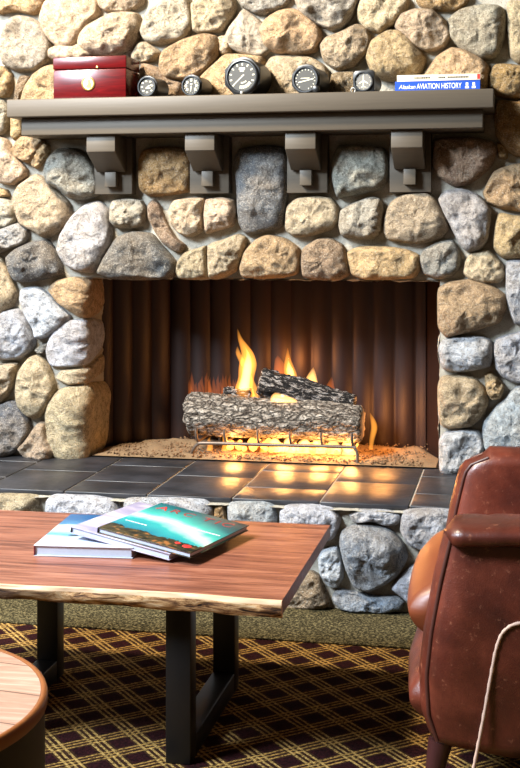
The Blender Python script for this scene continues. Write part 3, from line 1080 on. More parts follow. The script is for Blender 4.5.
# ---------------------------------------------------------------- logs
def make_log(name, label, a, b, r0, r1, mat, end_mat, seed, amp=.16, knots=()):
    a, b = Vector(a), Vector(b)
    L = (b - a).length
    t = (b - a).normalized()
    u_ = t.cross(Vector((0, 0, 1))).normalized()
    w_ = u_.cross(t)
    rot = Matrix((t, u_, w_)).transposed().to_4x4()
    n, m = 64, 72
    bm_ = bmesh.new()
    rings = []
    for i in range(m + 1):
        s_ = i / m
        x_ = (s_ - .5) * L
        ring = []
        for j in range(n):
            q_ = 2 * PI * j / n
            d_ = Vector((0, math.cos(q_), math.sin(q_)))
            p = Vector((x_ * 9, d_.y * 2.2 + seed, d_.z * 2.2))
            rid = noise.ridged_multi_fractal(Vector((x_ * 13 + seed, d_.y * 3.6, d_.z * 3.6)), 1, 2.2, 4, 1, 2)
            rr = (r0 + (r1 - r0) * s_) * (1 + .10 * noise.noise(p * .6) - amp * .45 * (rid - 1.0))
            rr += .004 * noise.fractal(Vector((x_ * 60, d_.y * 14, d_.z * 14)), 1, 2, 3)
            for (kx, kq, kr) in knots:
                dd = math.hypot((x_ - kx) / kr, ((q_ - kq) * r0) / kr)
                if dd < 1.4:
                    rr += .007 * math.cos(dd * 7) * (1.4 - dd)
            e = min(1, min(s_, 1 - s_) * m / 2.0 + .82)
            ex = .008 * noise.noise(Vector((d_.y * 4, d_.z * 4, seed + s_)))
            ring.append(bm_.verts.new((x_ + (ex if i in (0, m) else 0), d_.y * rr * e, d_.z * rr * e)))
        rings.append(ring)
    for i in range(m):
        for j in range(n):
            bm_.faces.new((rings[i][j], rings[i][(j + 1) % n], rings[i + 1][(j + 1) % n], rings[i + 1][j])).smooth = True
    for ring, x_ in ((rings[0], -L / 2 - .006), (rings[-1], L / 2 + .006)):
        c_ = bm_.verts.new((x_, 0, 0))
        for j in range(n):
            f = bm_.faces.new((ring[j], ring[(j + 1) % n], c_))
            f.material_index = 1
    o = mesh_obj(name, bm_, [M[mat], M[end_mat]], sharp=70)
    o.matrix_world = Matrix.Translation((a + b) / 2) @ rot
    return tag(o, label, 'log', 'gas fire logs on the grate')


make_log('fire_log', 'thick ash grey bark log lying along the front of the grate', (-.305, .13, .486), (.345, .12, .466), .078, .066, 'ash_bark', 'ash_end', 3.1, knots=[(-.09, 3.5, .05)])
make_log('fire_log', 'brown grey log at the back of the grate, behind the front log', (-.36, .285, .478), (.30, .29, .462), .066, .058, 'ash_bark', 'ash_end', 8.4)
make_log('charred_log', 'black charred log leaning diagonally across the top of the fire', (-.05, .20, .598), (.305, .207, .524), .053, .038, 'char', 'char', 5.7, .5)
make_log('charred_log', 'short black branch stub lying under the diagonal charred log', (-.19, .215, .556), (-.085, .21, .552), .022, .026, 'char', 'ash_end', 12.3, .3)


# ---------------------------------------------------------------- flames
def flame(name, label, spine, mat, y, dy=.5, lean=0, seed=0, core=False):
    """spine: (x, z, half width) from base to tip"""
    sp_ = catmull(spine, 5, False)
    bm_ = bmesh.new()
    n = 16
    rings = []
    base = Vector((spine[0][0], y, spine[0][1]))
    for i, (x_, z_, w_) in enumerate(sp_):
        w_ = max(w_, .0006)
        ring = []
        for j in range(n):
            q_ = 2 * PI * j / n
            k_ = 1 + .15 * noise.noise(Vector((math.cos(q_) + seed, z_ * 18, math.sin(q_))))
            ring.append(bm_.verts.new(Vector((x_ + w_ * math.cos(q_) * k_, y + lean * (z_ - spine[0][1]) + w_ * dy * math.sin(q_) * k_, z_)) - base))
        rings.append(ring)
    for a_, b_ in zip(rings, rings[1:]):
        for j in range(n):
            bm_.faces.new((a_[j], a_[(j + 1) % n], b_[(j + 1) % n], b_[j])).smooth = True
    bm_.faces.new(rings[0][::-1])
    bm_.faces.new(rings[-1])
    o = mesh_obj(name, bm_, M[mat])
    o.location = base
    if core:
        bm_ = bmesh.new()
        rings = []
        m_ = int(len(sp_) * .72)
        for i, (x_, z_, w_) in enumerate(sp_[:m_]):
            w_ = max(w_ * .58 * min(1, (m_ - 1 - i) / (m_ * .5)), .0006)
            rings.append([bm_.verts.new(Vector((x_ + w_ * math.cos(2 * PI * j / n), y + w_ * dy * math.sin(2 * PI * j / n), z_ + .004)) - base) for j in range(n)])
        for a_, b_ in zip(rings, rings[1:]):
            for j in range(n):
                bm_.faces.new((a_[j], a_[(j + 1) % n], b_[(j + 1) % n], b_[j])).smooth = True
        bm_.faces.new(rings[0][::-1])
        bm_.faces.new(rings[-1])
        c_ = mesh_obj('flame_core', bm_, M['flame_core'], o)
        c_['label'] = 'pale yellow flame core'
    return tag(o, label, 'flame', 'flames in the fireplace')


flame('flame', 'tall yellow flame, the largest, rising from the left of the logs', [(-.108, .545, .040), (-.112, .575, .036), (-.104, .62, .030), (-.097, .67, .034), (-.098, .705, .026), (-.115, .74, .016), (-.128, .765, .009), (-.138, .80, .001)], 'flame', .20, .55, seed=2, core=True)
flame('flame', 'slim orange tongue on the left side of the tall flame', [(-.108, .66, .012), (-.122, .685, .012), (-.133, .71, .010), (-.136, .735, .001)], 'flame', .19, .6, seed=4)
flame('flame', 'short orange flame foot right of the tall flame, by the charred log', [(-.062, .54, .016), (-.068, .575, .014), (-.082, .61, .012), (-.09, .645, .002)], 'flame', .18, .6, seed=5)
flame('flame', 'small pointed yellow flame behind the charred log', [(.058, .595, .024), (.052, .63, .024), (.046, .66, .018), (.043, .69, .009), (.042, .725, .001)], 'flame', .27, .55, seed=7, core=True)
flame('flame', 'low pale orange flame right of the small pointed flame', [(.13, .565, .030), (.128, .60, .024), (.132, .63, .012), (.136, .65, .001)], 'flame_hot', .30, .5, seed=9)
flame('flame', 'low orange flame at the right end of the charred log', [(.20, .545, .024), (.198, .575, .017), (.203, .60, .008), (.205, .615, .001)], 'flame_soft', .31, .9, seed=11)
flame('flame', 'dim orange flame behind the top of the charred log', [(.005, .62, .03), (.0, .65, .022), (-.006, .675, .012), (-.008, .69, .001)], 'flame_soft', .33, .9, seed=12)
flame('flame', 'thin curling flame beside the right end of the front log', [(.372, .37, .008), (.376, .405, .009), (.384, .445, .012), (.380, .475, .010), (.368, .505, .001)], 'flame', .15, .6, seed=13)
flame('flame', 'white hot glow in the gap under the charred log', [(.06, .543, .05), (.058, .553, .048), (.045, .566, .03), (.03, .578, .003)], 'flame_hot', .085, .35, seed=14)
for i, xm in enumerate((-.33, -.245, -.17)):
    rnd = random.Random(50 + i)
    bm = bmesh.new()
    for q_ in range(7):
        x_ = (q_ - 3) * .0125 + rnd.uniform(-.004, .004)
        zt = rnd.uniform(.07, .115)
        y_ = rnd.uniform(-.012, .012)
        tube(bm, [(x_, y_, 0), (x_ + .002, y_, zt * .4), (x_ - .002, y_, zt * .75), (x_ + rnd.uniform(-.006, .006), y_, zt)], [.010, .010, .006, .0006], 10)
    o = mesh_obj('flame', bm, M['flame_soft'], None, False, (xm, .37, .505))
    tag(o, ['dim red flame wisps low at the far left behind the back log', 'dim red flame wisps behind the back log, second from the left', 'dim red flame wisps behind the back log next to the tall flame'][i], 'flame', 'flames in the fireplace')
for i, (x_, h, hw, lab) in enumerate(((-.225, .052, .012, 'small flame under the left end of the front log'), (-.165, .085, .015, 'yellow flame under the front log, second from the left'), (-.02, .06, .016, 'small flame under the middle of the front log'))):
    flame('burner_flame', lab, [(x_, .352, hw), (x_ + .003, .352 + h * .4, hw * .9), (x_ - .002, .352 + h * .75, hw * .5), (x_ + .004, .352 + h, .001)], 'flame', .11, .7, seed=30 + i)
rnd = random.Random(21)
for i, nm in enumerate(('leftmost', 'second from the left', 'third from the left', 'third from the right', 'second from the right', 'rightmost')):
    x_, h, hw = .025 + i * .054, rnd.uniform(.052, .075), rnd.uniform(.024, .031)
    flame('burner_flame', nm + ' of the six white hot burner flames under the front log', [(x_, .354, hw), (x_ + .003, .354 + h * .35, hw * 1.02), (x_ - .003, .354 + h * .7, hw * .7), (x_ + .004, .354 + h, .002)], 'flame_hot', .115, .6, seed=41 + i)


def glow(name, loc, energy, color, size):
    d = bpy.data.lights.new(name, 'POINT')
    d.energy = energy
    d.color = color
    d.shadow_soft_size = size
    o = bpy.data.objects.new(name, d)
    COL.objects.link(o)
    o.location = loc


glow('fire_light', (-.1, .22, .60), 1.0, (1.0, .40, .10), .05)
glow('fire_light', (.05, .33, .66), 1.6, (1.0, .36, .08), .04)
glow('fire_light', (.41, .24, .47), 2.6, (1.0, .40, .10), .05)
for x_ in (-.12, .06, .2, .30):
    glow('burner_light', (x_, .075, .384), 2.4, (1.0, .44, .12), .035)

# ---------------------------------------------------------------- mantel
mantel = tag(empty('mantel_shelf', (-.027, 0, 1.57)), 'long taupe painted timber mantel shelf with four corbels on the stone wall', 'mantel')
MO = Vector((-.027, 0, 1.57))
bm = bmesh.new()
box(bm, (-.849, -.25, .0), (.847, .02, .063), .004)
mesh_obj('shelf_board', bm, M['taupe'], mantel)
bm = bmesh.new()
box(bm, (-.81, -.21, -.062), (.811, .02, -.0005), .003)
mesh_obj('fascia_board', bm, M['taupe'], mantel)
for x_ in (-.546 + .027, -.186 + .027, .169 + .027, .532 + .027):
    bm = bmesh.new()
    box(bm, (x_ - .072, -.052, -.268), (x_ + .072, .02, -.0625), .002)
    pl_ = mesh_obj('corbel', bm, M['taupe'], mantel)
    bm = bmesh.new()
    prism(bm, [(-.19, -.0625), (-.19, -.122), (-.075, -.188), (-.0525, -.188), (-.0525, -.0625)], x_ - .054, x_ + .052, 'x', .002)
    mesh_obj('bracket', bm, M['taupe'], pl_)
    bm = bmesh.new()
    box(bm, (x_ - .021, -.085, -.243), (x_ + .021, -.0525, -.1885), .002)
    mesh_obj('foot_block', bm, M['taupe'], pl_)

SH = 1.633 + .0004       # top of the shelf

# ---------------------------------------------------------------- mahogany box
bx = tag(empty('wooden_box', (-.578, -.125, SH)), 'red mahogany lidded box with a round brass emblem on the mantel', 'box')
bm = bmesh.new()
box(bm, (-.134, -.095, 0), (.134, .065, .103), .003)
mesh_obj('body', bm, M['mahogany'], bx)
bm = bmesh.new()
box(bm, (-.135, -.097, .1045), (.135, .066, .148), .003)
mesh_obj('lid', bm, M['mahogany'], bx)
bm = bmesh.new()
rx = Matrix.Translation((-.004, -.095, .052)) @ Matrix.Rotation(R(90), 4, 'X')
lathe(bm, [(0, .0), (.0245, .0), (.0245, .003), (.021, .0045), (.0195, .0032), (0, .0032)], 40, 0, rx)
em = mesh_obj('emblem', bm, M['brass'], bx)
bm = bmesh.new()
lathe(bm, [(0, .0033), (.019, .0033), (.018, .0042), (0, .0046)], 32, 0, rx)
mesh_obj('emblem_disc', bm, M['cream_enamel'], em)
bm = bmesh.new()
prism(bm, [(-.011, .040), (.004, .038), (.006, .052), (.002, .066), (-.006, .064), (-.003, .054)], -.1012, -.0994, 'y')
mesh_obj('emblem_motif', bm, M['green_enamel'], em)
bm = bmesh.new()
lathe(bm, [(0, .0), (.0035, .0), (.0035, .003), (0, .004)], 16, 0, Matrix.Translation((.03, -.0975, .108)) @ Matrix.Rotation(R(90), 4, 'X'))
mesh_obj('catch', bm, M['brass'], bx)


# ---------------------------------------------------------------- aircraft gauges
def gauge(x_, rad, label, kind, tilt=0, depth=.10, rz=-9):
    """round aircraft gauge lying on its case, face to the room"""
    g_ = tag(empty('aircraft_gauge', (x_, -.20, SH), (0, 0, R(rz))), label, 'gauge', 'aircraft gauges on the mantel')
    f = rad * 1.03
    if kind in ('large', 'attitude'):
        poly = [(f * math.cos(R(a)), f * math.sin(R(a))) for a in (-112, -68, -22, 22, 62, 84, 118, 158, 202)]
        poly = [(a, max(b, -rad + .001)) for a, b in poly]
    elif kind == 'plane':
        poly = [(-f * .95, -f * .97), (f * .78, -f * .97), (f * .95, -f * .8), (f * .95, f * .8), (f * .72, f * .97), (-f * .72, f * .97), (-f * .95, f * .78)]
    else:
        poly = [(f * math.cos(R(a)), f * math.sin(R(a))) for a in (-110, -70, -20, 20, 50, 78, 102, 130, 160, 200)]
    zmin = min(p[1] for p in poly)
    zc = -zmin
    rm = Matrix.Translation((0, 0, zc)) @ Matrix.Rotation(R(90), 4, 'X')
    bm_ = bmesh.new()
    b2 = bmesh.new()
    prism(b2, poly, -.006, .010, 'y', .0018)
    merge(bm_, b2, 0, Matrix.Translation((0, 0, zc)) @ Matrix.Rotation(R(tilt), 4, 'Y'))
    case = mesh_obj('flange', bm_, M['gauge_black'], g_)
    bm_ = bmesh.new()
    br = min(.96 * rad, zc - .0005)
    lathe(bm_, [(0, -depth), (br * .93, -depth), (br, -depth + .006), (br, -.0105), (0, -.0105)], 40, 0, rm)
    mesh_obj('case', bm_, M['gauge_black'], g_)
    bm_ = bmesh.new()
    lathe(bm_, [(rad * .74, .0062), (rad * .90, .0062), (rad * .90, .011), (rad * .86, .014), (rad * .78, .014), (rad * .74, .0075), (rad * .74, .0062)], 48, 0, rm)
    mesh_obj('bezel', bm_, M['gauge_ring'], g_)
    bm_ = bmesh.new()
    lathe(bm_, [(0, .0063), (rad * .735, .0063), (rad * .735, .0076), (0, .0076)], 40, 0, rm)
    dial = mesh_obj('dial', bm_, M['dial_grey' if kind == 'plane' else 'dial'], g_)
    bm_ = bmesh.new()
    y_ = -.0086

    def bar(ang, r0, r1, wd, bmx=bm_):
        a = R(ang)
        ca, sa = math.cos(a), math.sin(a)
        prism(bmx, [(rad * (r0 * ca - wd * sa), zc + rad * (r0 * sa + wd * ca)), (rad * (r0 * ca + wd * sa), zc + rad * (r0 * sa - wd * ca)),
                    (rad * (r1 * ca + wd * sa), zc + rad * (r1 * sa - wd * ca)), (rad * (r1 * ca - wd * sa), zc + rad * (r1 * sa + wd * ca))], y_, -.0074, 'y')

    def blk(cx, cz, hw, hh_, bmx=bm_):
        prism(bmx, [(rad * (cx - hw), zc + rad * (cz - hh_)), (rad * (cx + hw), zc + rad * (cz - hh_)), (rad * (cx + hw), zc + rad * (cz + hh_)), (rad * (cx - hw), zc + rad * (cz + hh_))], y_, -.0074, 'y')

    nb = bmesh.new()
    if kind == 'large':
        for a in range(-20, 250, 27):
            bar(a, .56, .68, .03)
        for a in range(-100, -30, 9):
            bar(a, .46, .62, .022)
        for a in range(-96, -40, 12):
            bar(a, .28, .36, .016)
        blk(0, .40, .16, .05)
        blk(.0, .29, .11, .03)
        bar(222, 0, .62, .025, nb)
        bar(42, 0, .14, .03, nb)
    elif kind == 'attitude':
        for a in range(-70, 250, 20):
            bar(a, .60, .68, .022)
        prism(nb, [(rad * -.5, zc - rad * .22), (rad * -.5, zc - rad * .16), (rad * .55, zc + rad * .06), (rad * .55, zc)], y_, -.0074, 'y')
        blk(-.02, .08, .3, .022, nb)
    elif kind == 'plane':
        blk(0, .0, .045, .52)
        prism(bm_, [(rad * -.42, zc - rad * .14), (0, zc + rad * .14), (rad * .42, zc - rad * .14), (rad * .42, zc - rad * .22), (0, zc + rad * .0), (rad * -.42, zc - rad * .22)], y_, -.0074, 'y')
        prism(bm_, [(rad * -.2, zc - rad * .5), (0, zc - rad * .36), (rad * .2, zc - rad * .5), (rad * .2, zc - rad * .56), (0, zc - rad * .44), (rad * -.2, zc - rad * .56)], y_, -.0074, 'y')
        for a in range(0, 360, 30):
            bar(a, .64, .71, .02)
        bar(90, .5, .6, .012, nb)
    elif kind == 'numbers':
        for a in (90, 40, 140, 0, 180, -40, 220):
            a_ = R(a)
            blk(.5 * math.cos(a_), .5 * math.sin(a_), .085, .11)
        for a in range(-120, 300, 20):
            bar(a, .64, .7, .016)
        bar(262, 0, .5, .035, nb)
        blk(0, .15, .1, .04)
    else:
        for a, q_ in ((100, .5), (55, .55), (140, .55), (180, .5), (10, .5), (-40, .55), (225, .5), (-90, .5)):
            a_ = R(a)
            blk(q_ * math.cos(a_), q_ * math.sin(a_), .09, .05)
        blk(.1, -.12, .22, .045)
        bar(20, 0, .5, .025, nb)
    mesh_obj('dial_marks', bm_, M['lume'], dial)
    mesh_obj('needle', nb, M['lume'], dial)
    return g_, zc


gauge(-.370, .039, 'small black gauge with blocky white marks, next to the red box', 'marks')
gauge(-.211, .039, 'small black gauge with white numerals, second from the red box', 'numbers')
G3, zc3 = gauge(-.031, .068, 'large black gauge with cream needle, the biggest on the mantel', 'large', depth=.12)
bm = bmesh.new()
lathe(bm, [(0, 0), (.006, 0), (.006, .012), (.004, .014), (0, .014)], 20, 0, Matrix.Translation((.004, -.0105, .0075)) @ Matrix.Rotation(R(90), 4, 'X'))
mesh_obj('knob', bm, M['steel'], G3)
G4, zc4 = gauge(.190, .052, 'medium black gauge with a white horizon line and corner knob', 'attitude', depth=.12)
bm = bmesh.new()
lathe(bm, [(0, 0), (.013, 0), (.013, .012), (.011, .014), (0, .014)], 24, 0, Matrix.Translation((.040, -.0102, .0145)) @ Matrix.Rotation(R(90), 4, 'X'))
mesh_obj('knob', bm, M['gauge_ring'], G4)
G5, zc5 = gauge(.388, .038, 'small grey faced gauge with a white airplane outline, next to the books', 'plane')
bm = bmesh.new()
tube(bm, [(-.034 + .0075 * math.cos(2 * PI * i / 20), -.014, .0095 + .0075 * math.sin(2 * PI * i / 20)) for i in range(20)], .0018, 8, 0, True)
mesh_obj('setting_ring', bm, M['steel'], G5)


# ---------------------------------------------------------------- books
def book(name, label, w_, d_, h_, cover, pages, group, loc, rot=(0, 0, 0), spine=None, spine_side='front', ct=.0022):
    """closed book, centred, base at z=0: cover (boards and spine) and page block"""
    o = tag(empty(name, loc, rot), label, 'book', group)
    bm_ = bmesh.new()
    box(bm_, (-w_ / 2, -d_ / 2, 0), (w_ / 2, d_ / 2, ct), .0006)
    box(bm_, (-w_ / 2, -d_ / 2, h_ - ct), (w_ / 2, d_ / 2, h_), .0006)
    cv = mesh_obj('cover', bm_, M[cover], o)
    bm_ = bmesh.new()
    if spine_side == 'front':
        box(bm_, (-w_ / 2, -d_ / 2, ct), (w_ / 2, -d_ / 2 + ct, h_ - ct))
    else:
        box(bm_, (-w_ / 2, -d_ / 2, ct), (-w_ / 2 + ct, d_ / 2, h_ - ct))
    mesh_obj('spine', bm_, M[spine or cover], o)
    bm_ = bmesh.new()
    i_ = .004
    if spine_side == 'front':
        box(bm_, (-w_ / 2 + i_, -d_ / 2 + ct, ct), (w_ / 2 - i_, d_ / 2 - i_, h_ - ct))
    else:
        box(bm_, (-w_ / 2 + ct, -d_ / 2 + i_, ct), (w_ / 2 - i_, d_ / 2 - i_, h_ - ct))
    mesh_obj('page_block', bm_, M[pages], o)
    return o, cv


b1, _ = book('hardback_book', 'blue hardback on the mantel, lower of two, white title on its spine', .281, .17, .034, 'blue_cover', 'pages', 'books on the mantel', (.634, -.125, SH))
text_obj('spine_script', 'Alaskan', .020, M['white_ink'], b1, (-.128, -.0855, .009), (R(90), 0, 0), .0005, .056, shear=.3)
text_obj('spine_title', 'AVIATION HISTORY', .026, M['white_ink'], b1, (-.068, -.0855, .008), (R(90), 0, 0), .0005, .148)
bm = bmesh.new()
for x_ in (.098, .120):
    box(bm, (x_ - .006, -.0858, .007), (x_ + .006, -.0851, .014))
    box(bm, (x_ - .004, -.0858, .016), (x_ + .004, -.0851, .026))
mesh_obj('spine_emblem', bm, M['white_ink'], b1)
b2_, _ = book('hardback_book', 'cream hardback lying on the blue book at the mantel end', .276, .165, .021, 'cream_cover', 'pages', 'books on the mantel', (.638, -.126, SH + .0345))
bm = bmesh.new()
rnd = random.Random(4)
for a_, b_ in ((-.08, -.03), (.0, .022), (.03, .075), (.08, .10)):
    x_ = a_
    while x_ < b_:
        wd = rnd.uniform(.002, .005)
        box(bm, (x_, -.0832, .008), (x_ + wd, -.0826, .013))
        x_ += wd + .0016
mesh_obj('spine_lettering', bm, M['dark_ink'], b2_)
bm = bmesh.new()
box(bm, (.127, -.0832, .003), (.1365, -.0826, .019))
mesh_obj('spine_tab', bm, M['red_ink'], b2_)

# ---------------------------------------------------------------- coffee table
TZ = .393
TX0, TX1, TY0, TY1, TT = -.66, .413, -1.872, -1.172, .030
ct = tag(empty('coffee_table', (-.12, -1.52, 0)), 'reddish live edge wooden coffee table on black steel frames before the hearth', 'coffee table')
CO = Vector((-.12, -1.52, 0))


def front_y(x_):
    return TY0 + .006 * math.sin(x_ * 9 + .6) + .005 * noise.noise(Vector((x_ * 7, 2, 0)))


N = 90
bm = bmesh.new()
top_f, top_b, bot_f, bot_b = [], [], [], []
for i in range(N + 1):
    x_ = TX0 + (TX1 - TX0) * i / N
    fy = front_y(x_) + .012
    top_f.append(bm.verts.new(Vector((x_, fy, TZ)) - CO))
    top_b.append(bm.verts.new(Vector((x_, TY1, TZ)) - CO))
    bot_f.append(bm.verts.new(Vector((x_, fy + .002, TZ - TT)) - CO))
    bot_b.append(bm.verts.new(Vector((x_, TY1, TZ - TT)) - CO))
for i in range(N):
    for a_, b_ in ((top_f, top_b), (top_b, bot_b), (bot_b, bot_f), (bot_f, top_f)):
        bm.faces.new((a_[i], a_[i + 1], b_[i + 1], b_[i]))
for i in (0, N):
    bm.faces.new((top_f[i], top_b[i], bot_b[i], bot_f[i]))
mesh_obj('tabletop', bm, M['table_wood'], ct)
bm = bmesh.new()
prof = 9
rows = []
for i in range(N + 1):
    x_ = TX0 + (TX1 - TX0) * i / N
    fy = front_y(x_)
    low = .004 * noise.noise(Vector((x_ * 10, 5, 1))) + .003 * math.sin(x_ * 6)
    row_ = []
    for j in range(prof + 1):
        s_ = j / prof
        bul = math.sin(s_ * PI * .9 + .15) * .007
        nz_ = .004 * noise.fractal(Vector((x_ * 22, s_ * 2.5, 7)), 1, 2, 3) * (1 if 0 < j else 0)
        row_.append(bm.verts.new(Vector((x_, fy + .004 - bul + nz_ + (.004 * s_), TZ - s_ * (TT + low + .004))) - CO))
    row_.append(bm.verts.new(Vector((x_, fy + .0145, TZ - TT - low - .004)) - CO))
    row_.append(bm.verts.new(Vector((x_, fy + .0122, TZ)) - CO))
    rows.append(row_)
np_ = len(rows[0])
for i in range(N):
    for j in range(np_):
        jj = (j + 1) % np_
        f = bm.faces.new((rows[i][j], rows[i + 1][j], rows[i + 1][jj], rows[i][jj]))
        f.smooth = j < prof
        f.material_index = 1 if (j <= 1 or j >= np_ - 1) else 0
for r_ in (rows[0], rows[-1]):
    f = bm.faces.new(r_)
    f.material_index = 1
mesh_obj('live_edge', bm, [M['bark_edge'], M['sapwood']], ct)
for xc in (.168, -.302):
    fr = []
    bm = bmesh.new()
    box(bm, (xc - .028, -1.790, 0), (xc + .028, -1.740, TZ - TT - .006), .002)
    box(bm, (xc - .028, -1.350, 0), (xc + .028, -1.300, TZ - TT - .006), .002)
    box(bm, (xc - .028, -1.7398, .001), (xc + .028, -1.3502, .05), .002)
    box(bm, (xc - .028, -1.790, TZ - TT - .006), (xc + .028, -1.300, TZ - TT - .0002), .001)
    bmesh.ops.translate(bm, vec=-CO, verts=bm.verts)
    mesh_obj('leg_frame', bm, M['black_steel'], ct)

# ---------------------------------------------------------------- picture books on the coffee table
c1, cv1 = book('picture_book', 'blue and white picture book lowest on the coffee table', .238, .335, .026, 'coast', 'pages_pale', 'picture books on the coffee table', (-.124, -1.452, TZ + .0006), (0, 0, R(5)), 'maroon_spine', 'left')
bm = bmesh.new()
prism(bm, [(-.03, .115), (.035, .115), (.03, .128), (.01, .137), (-.012, .135)], .0262, .0268, 'z')
mesh_obj('cover_print', bm, M['white_ink'], c1)
bm = bmesh.new()
for x_ in (-.05, -.005):
    prism(bm, [(x_ - .014, -.065), (x_ + .006, -.07), (x_ + .014, -.062), (x_ + .004, -.06), (x_ - .008, -.058)], .0262, .0268, 'z')
mesh_obj('cover_marks', bm, M['dark_ink'], c1)
tl = R(7.6)
c2, cv2 = book('picture_book', 'pale lavender picture book lying under the teal one', .275, .315, .016, 'lavender', 'pages_pale', 'picture books on the coffee table', (.010, -1.446, .4182), (0, tl, R(-14)), 'navy_cover', 'left')
c3, cv3 = book('picture_book', 'teal picture book with night sky cover titled ARCTIC, on top of the stack', .255, .305, .014, 'aurora', 'pages_pale', 'picture books on the coffee table', (.071, -1.462, .4263), (0, tl, R(-14)), 'navy_cover', 'left')
for ch, x_, m_ in (('A', -.112, 'red_ink'), ('R', -.074, 'rust_ink'), ('C', -.038, 'rust_ink'), ('T', .018, 'rust_ink'), ('I', .055, 'rust_ink'), ('C', .072, 'rust_ink')):
    text_obj('title_letter', ch, .046, M[m_], c3, (x_, .095, .0143), (0, 0, 0), .0003)
bm = bmesh.new()
x_ = -.02
rnd = random.Random(9)
while x_ < .115:
    wd = rnd.uniform(.004, .009)
    box(bm, (x_, .012, .0142), (x_ + wd, .017, .0147))
    x_ += wd + .002
x_ = -.112
while x_ < -.05:
    wd = rnd.uniform(.004, .009)
    box(bm, (x_, -.052, .0142), (x_ + wd, -.048, .0147))
    x_ += wd + .002
mesh_obj('cover_lettering', bm, M['white_ink'], c3)
bm = bmesh.new()
lathe(bm, [(0, .0142), (.012, .0142), (.011, .0148), (0, .0148)], 20, 0, Matrix.Translation((.098, -.118, 0)))
lathe(bm, [(0, .0142), (.008, .0142), (.007, .0148), (0, .0148)], 20, 0, Matrix.Translation((.07, -.112, 0)))
mesh_obj('cover_spots', bm, M['red_ink'], c3)

# ---------------------------------------------------------------- drum table
dr = tag(empty('drum_table', (-.099, -2.714, 0)), 'round drum side table with plank top and dark metal side, cut off by the frame', 'side table')
bm = bmesh.new()
lathe(bm, [(0, .448), (.288, .448), (.290, .454), (0, .454)], 72, 0)
mesh_obj('tabletop', bm, M['drum_wood'], dr)
bm = bmesh.new()
lathe(bm, [(.2905, .436), (.300, .436), (.301, .448), (.299, .454), (.295, .456), (.2905, .4545), (.2905, .436)], 72, 0)
mesh_obj('rim', bm, M['drum_rim'], dr)
bm = bmesh.new()
lathe(bm, [(0, 0), (.292, 0), (.296, .01), (.297, .22), (.296, .4355), (.286, .4355), (.286, .447), (0, .447)], 72, 0)
mesh_obj('drum', bm, M['drum_metal'], dr)

# ---------------------------------------------------------------- leather club chair
ch = tag(empty('club_chair', (1.12, -1.45, 0)), 'brown leather club chair with rolled arm pads and dark tapered legs', 'armchair')
KO = Vector((1.12, -1.45, 0))


def front_x(z_, zt=0):
    """front edge of the arms: leans back towards the top"""
    pts = [(.09, .765), (.115, .735), (.17, .716), (.25, .712), (.34, .722), (.45, .742), (.56, .768), (.60, .785)]
    rnd_ = 0
    if zt and z_ > zt - .05:
        rnd_ = .045 * (1 - math.sqrt(max(0, 1 - ((z_ - zt + .05) / .05) ** 2)))
    for (z0, x0), (z1, x1) in zip(pts, pts[1:]):
        if z_ <= z1:
            q_ = max(0, (z_ - z0) / (z1 - z0))
            return x0 + (x1 - x0) * q_ + rnd_
    return pts[-1][1] + rnd_


